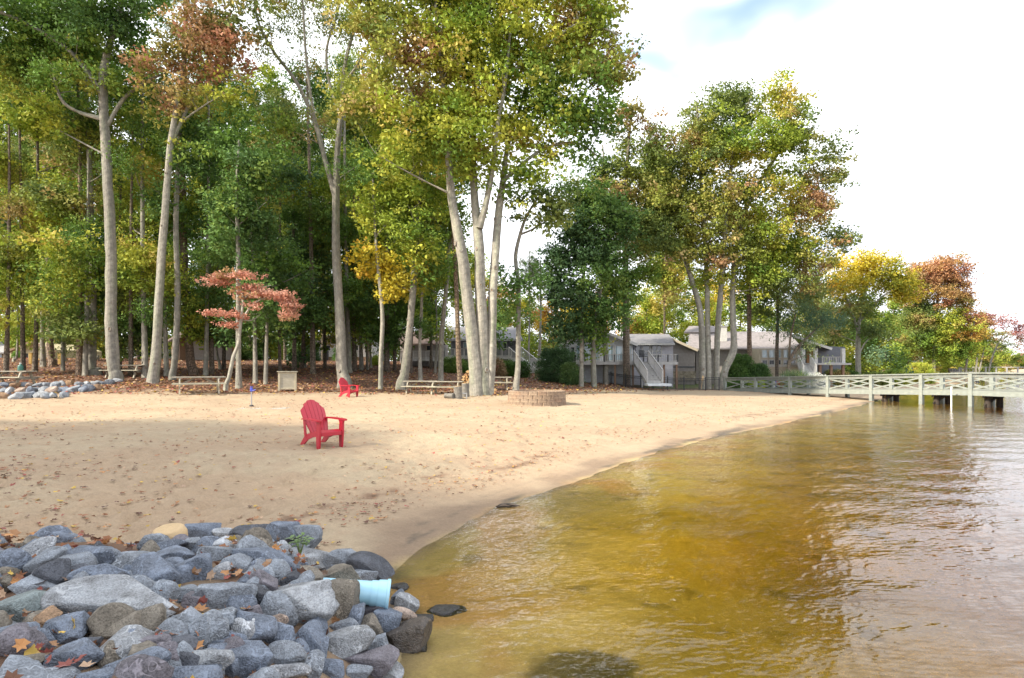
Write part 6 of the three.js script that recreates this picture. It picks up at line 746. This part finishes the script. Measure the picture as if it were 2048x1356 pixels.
{
  const made = [];
  near.forEach(([px, py, w, h, rot, tone, mark], i) => {
    const q = hit(px, py + h * 0.22), D = Math.min(-q.z, 6.2), k = D / F, p = at(px, py, D), a = w * k * 0.62, b = h * k * 0.68, c = (a + b) * 0.5 * (0.85 + 0.3 * hash(i, 3, 3));
    const flat = w / h > 2.4; const m = part(scene, numbered('riprap_rock'), rockGeo(i + 1, a, b, flat ? b * 1.5 : c, 16, tone === 'white' || tone === 'pink' ? 1 : 0), rockM[tone]); m.position.copy(p); m.position.z -= c * 0.2; m.position.y += b * 0.06; m.rotation.set((hash(i, 5, 1) - 0.6) * 0.5, (hash(i, 5, 2) - 0.5) * 0.4, rot * Math.PI / 180);
    made.push({ m, px, py, w, tone, mark });
  });
  const marks = made.filter((q) => q.mark), count = new Map(), ord = ORD;
  for (const q of made) if (!q.mark) { let best = 1e9; for (const k of marks) { const d = Math.hypot(q.px - k.px, (q.py - k.py) * 1.6); if (d < best) { best = d; q.d = d; q.k = k; } } const dx = q.px - q.k.px, dy = (q.py - q.k.py) * 1.6; q.dir = Math.abs(dx) > Math.abs(dy) ? (dx > 0 ? 'right of' : 'left of') : dy > 0 ? 'in front of' : 'behind'; }
  for (const q of made.filter((k) => !k.mark).sort((a, b) => a.d - b.d)) { const key = q.dir + q.k.mark, n = count.get(key) ?? 0; count.set(key, n + 1); q.m.userData = { label: `${q.w > 70 ? 'large' : q.w > 45 ? 'medium' : 'small'} ${TONE[q.tone]} rock, ${ord[n]} ${q.dir} the ${q.k.mark}`, category: 'rock', group: 'riprap rocks of the near heap' }; }
  for (const q of marks) q.m.userData = { label: q.mark + ' in the near riprap heap', category: 'rock', group: 'riprap rocks of the near heap' };
  // small stones wedged between and below the big ones, and the heap going on beside the view
  const fill = [], r = rng(91), gs = [0, 1, 2, 3, 4, 5].map((i) => rockGeo(400 + i, 0.12, 0.095, 0.11, 6)), gl = [0, 1, 2, 3].map((i) => rockGeo(420 + i, 0.27, 0.19, 0.24, 9)), tones = ['blue', 'grey', 'dark', 'grey', 'blue', 'purple', 'brown'];
  for (let i = 0; i < 290; i++) { const x = -0.8 - r() * 4.2, d = 2.2 + r() * 3.5, L = land(x, d); if (L.p < 0.4 || CX + x * F / d < -30) continue; const m = part(scene, numbered('filler_rock'), gs[i % 6], rockM[tones[Math.floor(r() * 7)]]); m.position.set(x, L.h + 0.01, -d); m.rotation.set(r() * 3, r() * 6, r() * 3); m.scale.setScalar(0.7 + 0.6 * r()); fill.push({ m, px: CX + x * F / d, py: HORIZON + (EYE - L.h) * F / d }); }
  for (const q of fill) { let best = 1e9; for (const k of marks) { const e = Math.hypot(q.px - k.px, (q.py - k.py) * 1.6); if (e < best) { best = e; q.d = e; q.k = k; } } const dx = q.px - q.k.px, dy = (q.py - q.k.py) * 1.6; q.dir = Math.abs(dx) > Math.abs(dy) ? (dx > 0 ? 'right of' : 'left of') : dy > 0 ? 'in front of' : 'behind'; }
  for (const q of fill.sort((a, b) => a.d - b.d)) { const key = 'f' + q.dir + q.k.mark, n = count.get(key) ?? 0; count.set(key, n + 1); q.m.userData = { label: `wedged small stone, ${ord[Math.min(n, ord.length - 1)]} ${q.dir} the ${q.k.mark}`, category: 'stone', group: 'small stones filling the near heap' }; }
  for (let i = 0; i < 24; i++) { const x = i < 16 ? -4.6 - r() * 2.6 : -0.9 - r() * 3.2, d = i < 16 ? 2.4 + r() * 3.2 : -0.6 - r() * 2.2, L = land(x, d); if (L.p < 0.4) continue; const m = part(scene, numbered('outer_rock'), gl[i % 4], rockM[tones[Math.floor(r() * 7)]]); m.position.set(x, L.h + 0.04, -d); m.rotation.set(r() - 0.5, r() * 6, r() - 0.5); m.userData = { label: 'grey rock of the near riprap heap beyond the frame edge', category: 'rock', group: 'riprap rocks outside the view' }; }
}
// rocks under and at the water
[[885, 1226, 92, 40, 'algae-dark rock lying just under the water'], [800, 1180, 50, 20, 'small black wet rock behind the blue pipe'], [850, 1243, 56, 26, 'black wet rock behind the flat wet rock'], [835, 1300, 60, 30, 'submerged dark rock before the flat wet rock'], [1120, 1345, 120, 50, 'brown sunken rock in the dark weed patch']].forEach(([px, py, w, h, label], i) => { const D = (EYE + 0.03) * F / (py - HORIZON), k = D / F, m = part(scene, numbered('sunken_rock'), rockGeo(700 + i, w * k * 0.55, 0.11, h * k * 1.3, 11, 1), rockM.wet), p = at(px, py, D); m.position.set(p.x, i === 0 ? -0.075 : i === 4 ? -0.3 : -0.05, p.z); m.userData = { label, category: 'rock' }; });
// stones of the bank at the left, by the leftmost table
{
  const r = rng(121), gs = [0, 1, 2, 3, 4, 5, 6].map((i) => rockGeo(500 + i, 0.25, 0.17, 0.22, 7)), tones = ['blue', 'grey', 'pale', 'blue', 'orange', 'grey', 'pink', 'purple'], list = [];
  for (let row = 0; row < 3; row++) for (let i = 0; i < 17 - row * 3; i++) { const px = -14 + i * 15.5 + row * 7 + (r() - 0.5) * 7, py = mix(776, 772, i / 16) + row * 10.5 - (px > 150 ? (px - 150) * 0.06 : 0) + (r() - 0.5) * 3; if (row === 2 && px > 130 || row === 1 && px > 215) continue; list.push([px, py, row]); }
  const ord = ['first', 'second', 'third', 'fourth', 'fifth', 'sixth', 'seventh', 'eighth', 'ninth', 'tenth', 'eleventh', 'twelfth', 'thirteenth', 'fourteenth', 'fifteenth', 'sixteenth', 'seventeenth'], n = [0, 0, 0];
  list.forEach(([px, py, row], i) => { const p = hit(px, py), tone = tones[Math.floor(r() * 8)], m = part(scene, numbered('bank_stone'), gs[i % 7], rockM[tone]); m.position.copy(p); m.position.y += 0.09; m.rotation.set((r() - 0.5) * 0.9, r() * 6, (r() - 0.5) * 0.9); m.scale.set(0.7 + 0.6 * r(), 0.9 + 0.6 * r(), 0.8 + 0.5 * r()); m.userData = { label: `${TONE[tone]} stone, ${ord[n[row]++]} from the left in ${['back', 'middle', 'front'][row]} row of the left bank`, category: 'stone', group: 'stones of the left bank' }; });
}
// things lying in the near heap
{ const p = at(340, 1068, 5.6), t = thing('tan_disc', 'round tan worn disc with a shallow ring on top, behind the riprap', 'disc', [p.x, p.y - 0.04, p.z], 0.3), m = std(RGB(0.60, 0.43, 0.24), { roughness: 0.7, map: rep(grainT, 2), bumpMap: rep(lumpT, 2), bumpScale: 0.006 }); part(t, 'body', new THREE.LatheGeometry([[0, -0.05], [0.12, -0.05], [0.145, 0], [0.145, 0.05], [0.125, 0.092], [0.095, 0.102], [0.075, 0.094], [0.05, 0.09], [0, 0.089]].map(([x, y]) => new THREE.Vector2(x, y)), 40), m); t.rotation.x = 0.18; }
{ const m = new THREE.MeshPhysicalMaterial({ color: RGB(0.36, 0.62, 0.76), roughness: 0.32, side: THREE.DoubleSide, clearcoat: 0.2 }), a = at(742, 1186, 4.75), t = thing('drain_pipe', 'light blue plastic pipe end poking out of the riprap at the water', 'pipe', a.toArray()); m.name = 'blue plastic';
  const prof = (l) => l.map(([x, y]) => new THREE.Vector2(x, y)); part(t, 'pipe', new THREE.LatheGeometry(prof([[0.096, -0.5], [0.098, 0.02], [0.104, 0.035], [0.104, 0.05], [0.113, 0.06], [0.116, 0.13]]), 40), m); part(t, 'bell_rim', new THREE.LatheGeometry(prof([[0.117, 0.125], [0.124, 0.13], [0.125, 0.15], [0.117, 0.155], [0.106, 0.15], [0.105, 0.0], [0.09, -0.01], [0.09, -0.5]]), 40), m); t.rotation.set(0.12, 0.15, -1.72); t.scale.setScalar(0.9); }
{ const p = hit(1016, 1014), g = tube([V(-0.17, 0, 0.02), V(-0.08, 0.015, -0.02), V(0.02, 0.02, 0.01), V(0.11, 0.01, -0.01), V(0.17, 0, 0.02)].map((q) => q), [0.012, 0.028, 0.03, 0.024, 0.008], 9, 3, 0.35); single('driftwood', 'dark ragged piece of bark washed up at the waterline', 'driftwood', g, barks.dark, [p.x, p.y + 0.015, p.z], 0.15); }
{ const b = at(600, 1078, 5.4), t = thing('weed_plant', 'small green leafy weed growing between the far riprap rocks', 'plant', [b.x, b.y - 0.1, b.z]), r = rng(8), leaf = new THREE.MeshPhysicalMaterial({ color: RGB(0.14, 0.24, 0.05), transmission: 0.35, roughness: 0.8, thickness: 0, side: THREE.DoubleSide }), stemM = std(RGB(0.13, 0.18, 0.05)); leaf.name = 'weed leaf';
  for (let i = 0; i < 6; i++) { const a = i / 6 * 6.28, h = 0.1 + 0.09 * r(), e = V(Math.cos(a) * 0.07, h, Math.sin(a) * 0.05); part(t, 'stem', tube([V(0, -0.05, 0), e.clone().multiplyScalar(0.55).add(V(0, 0.02, 0)), e], [0.004, 0.003, 0.002], 5, i), stemM); for (let k = 0; k < 5; k++) { const u = 0.45 + 0.13 * k, c = e.clone().multiplyScalar(u), an = a + (k % 2 ? 1 : -1) * 0.9 + (k === 4 ? 0.9 : 0), d = V(Math.cos(an), 0.15, Math.sin(an)), s = V(-d.z, 0, d.x), l = 0.045 + 0.03 * r(); const rows = [0, 0.35, 0.7, 1].map((v) => { const w = [0.004, 0.016, 0.012, 0.002][Math.round(v / 0.34)] ?? 0.002, q = c.clone().addScaledVector(d, v * l).add(V(0, -0.02 * v * v, 0)); return [q.clone().addScaledVector(s, -w), q.clone().addScaledVector(s, w)]; }); part(t, 'leaf', plankGeo(rows, 0.0012), leaf); } } }

// ------------------------------------------------------------------ fallen leaves, twigs
{
  const leafGeo = (seed) => { const r = rng(seed), pos = [], n = 5, pts = [[0, -0.5], [0.22, -0.32], [0.46, -0.22], [0.26, -0.02], [0.4, 0.24], [0.14, 0.2], [0, 0.55], [-0.14, 0.2], [-0.4, 0.24], [-0.26, -0.02], [-0.46, -0.22], [-0.22, -0.32]]; const cu = 0.3 + 0.5 * r(), cv = r() * 0.5, z = (x, y) => cu * x * x + cv * y * y * (r() > 2 ? 0 : 1) + 0.25 * (noise2(x * 3 + seed, y * 3, 7) - 0.5); for (let i = 0; i < pts.length; i++) { const a = pts[i], b = pts[(i + 1) % pts.length]; pos.push(0, z(0, 0), 0, b[0], z(...b), b[1], a[0], z(...a), a[1]); } const g = new THREE.BufferGeometry(); g.setAttribute('position', new THREE.Float32BufferAttribute(pos, 3)); g.computeVertexNormals(); return g; };
  const M = new THREE.MeshPhysicalMaterial({ color: 0xffffff, roughness: 0.8, transmission: 0.15, thickness: 0, side: THREE.DoubleSide }); M.name = 'dead leaf';
  const cols = [[0.22, 0.09, 0.04], [0.30, 0.13, 0.06], [0.13, 0.06, 0.035], [0.36, 0.19, 0.09], [0.42, 0.20, 0.07], [0.28, 0.07, 0.05], [0.5, 0.33, 0.06], [0.18, 0.11, 0.07], [0.42, 0.28, 0.18]];
  const lay = (name, label, n, where, size, seed, upMax = 0.5) => {
    const r = rng(seed), gs = [1, 2, 3].map((k) => leafGeo(seed + k)), per = [[], [], []], o = new THREE.Object3D(), c = new THREE.Color();
    for (let i = 0, guard = 0; i < n && guard < n * 12; guard++) { const w = where(r); if (!w) continue; per[i % 3].push(w); i++; }
    const t = new THREE.Group(); t.name = numbered(name); t.userData = { label, category: 'leaves', kind: 'stuff' }; scene.add(t);
    per.forEach((list, k) => { const m = new THREE.InstancedMesh(gs[k], M, list.length); m.name = 'leaves'; m.userData.kind = 'stuff'; m.castShadow = m.receiveShadow = true; list.forEach(([x, y, z], i) => { const q = cols[Math.floor(Math.pow(r(), 1.25) * cols.length)], b = 0.75 + 0.5 * r(), s = size * (0.55 + 0.8 * r()); o.position.set(x, y + 0.012 + 0.12 * s, z); o.rotation.set((r() - 0.5) * upMax, r() * 6.28, (r() - 0.5) * upMax); o.scale.set(s * (0.6 + 0.5 * r()), s, s); o.updateMatrix(); m.setMatrixAt(i, o.matrix); m.setColorAt(i, c.setRGB(q[0] * b, q[1] * b, q[2] * b)); }); t.add(m); });
  };
  const drop = (x, d) => [x, groundAt(x, d, Math.hypot(x, d))[0], -d];
  lay('sand_leaves', 'dry brown and yellow leaves scattered over the beach sand', 4300, (r) => { const d = 5 + 33 * Math.pow(r(), 1.25), x = (r() * 1.75 - 0.88) * d, L = land(x, d); if (L.s < 0.9 || L.p > 0.3 || L.b > 1) return null; const k = fbm2(x * 0.5, d * 0.5, 3, 410) + (Math.abs(L.s - 2) < 0.7 ? 0.12 : 0) + 0.14 * smooth(2, -8, x) + 0.1 * smooth(14, 6, d); return r() < 0.25 + 0.75 * smooth(0.45, 0.85, k) ? drop(x, d) : null; }, 0.07, 61);
  lay('drift_leaves', 'line of leaf and bark crumbs along the old waterline', 1100, (r) => { const i = 8 + Math.floor(r() * 9), [ax, ay] = SHORE[i], [bx, by] = SHORE[i + 1], u = r(), x = mix(ax, bx, u), d = mix(ay, by, u), l = Math.hypot(bx - ax, by - ay), off = 1.75 + (r() + r() - 1) * 0.7 + (fbm2(x * 0.6, d * 0.6, 2, 420) - 0.5) * 1.6; const px = x - (by - ay) / l * off, pd = d + (bx - ax) / l * off; if (land(px, pd).s < 0.8) return null; return drop(px, pd); }, 0.04, 71);
  lay('wood_litter', 'carpet of reddish brown leaves under the trees', 26000, (r) => { const px = r() * 1500 - 30, d = 28 + 34 * Math.pow(r(), 1.3), x = (px - CX) * d / F, L = land(x, d); if (L.b < -2.5 || L.s < 1.5) return null; if (L.b < 1 && r() > smooth(-2.5, 1.5, L.b) ) return null; if (x > 9 && d > 47) return null; return drop(x, d); }, 0.14, 81, 0.9);
  lay('rock_leaves', 'rust-coloured leaves caught between the riprap rocks', 760, (r) => { const x = -0.9 - r() * 4.1, d = 2.3 + r() * 3.5, L = land(x, d); if (L.p < 0.3) return null; if (fbm2(x * 1.1, d * 1.1, 3, 430) < 0.47) return null; return [x, L.h + 0.0 + r() * 0.07, -d]; }, 0.075, 91, 1.8);
}
console.log('sprays', nSprays);
renderer.render(scene, camera);
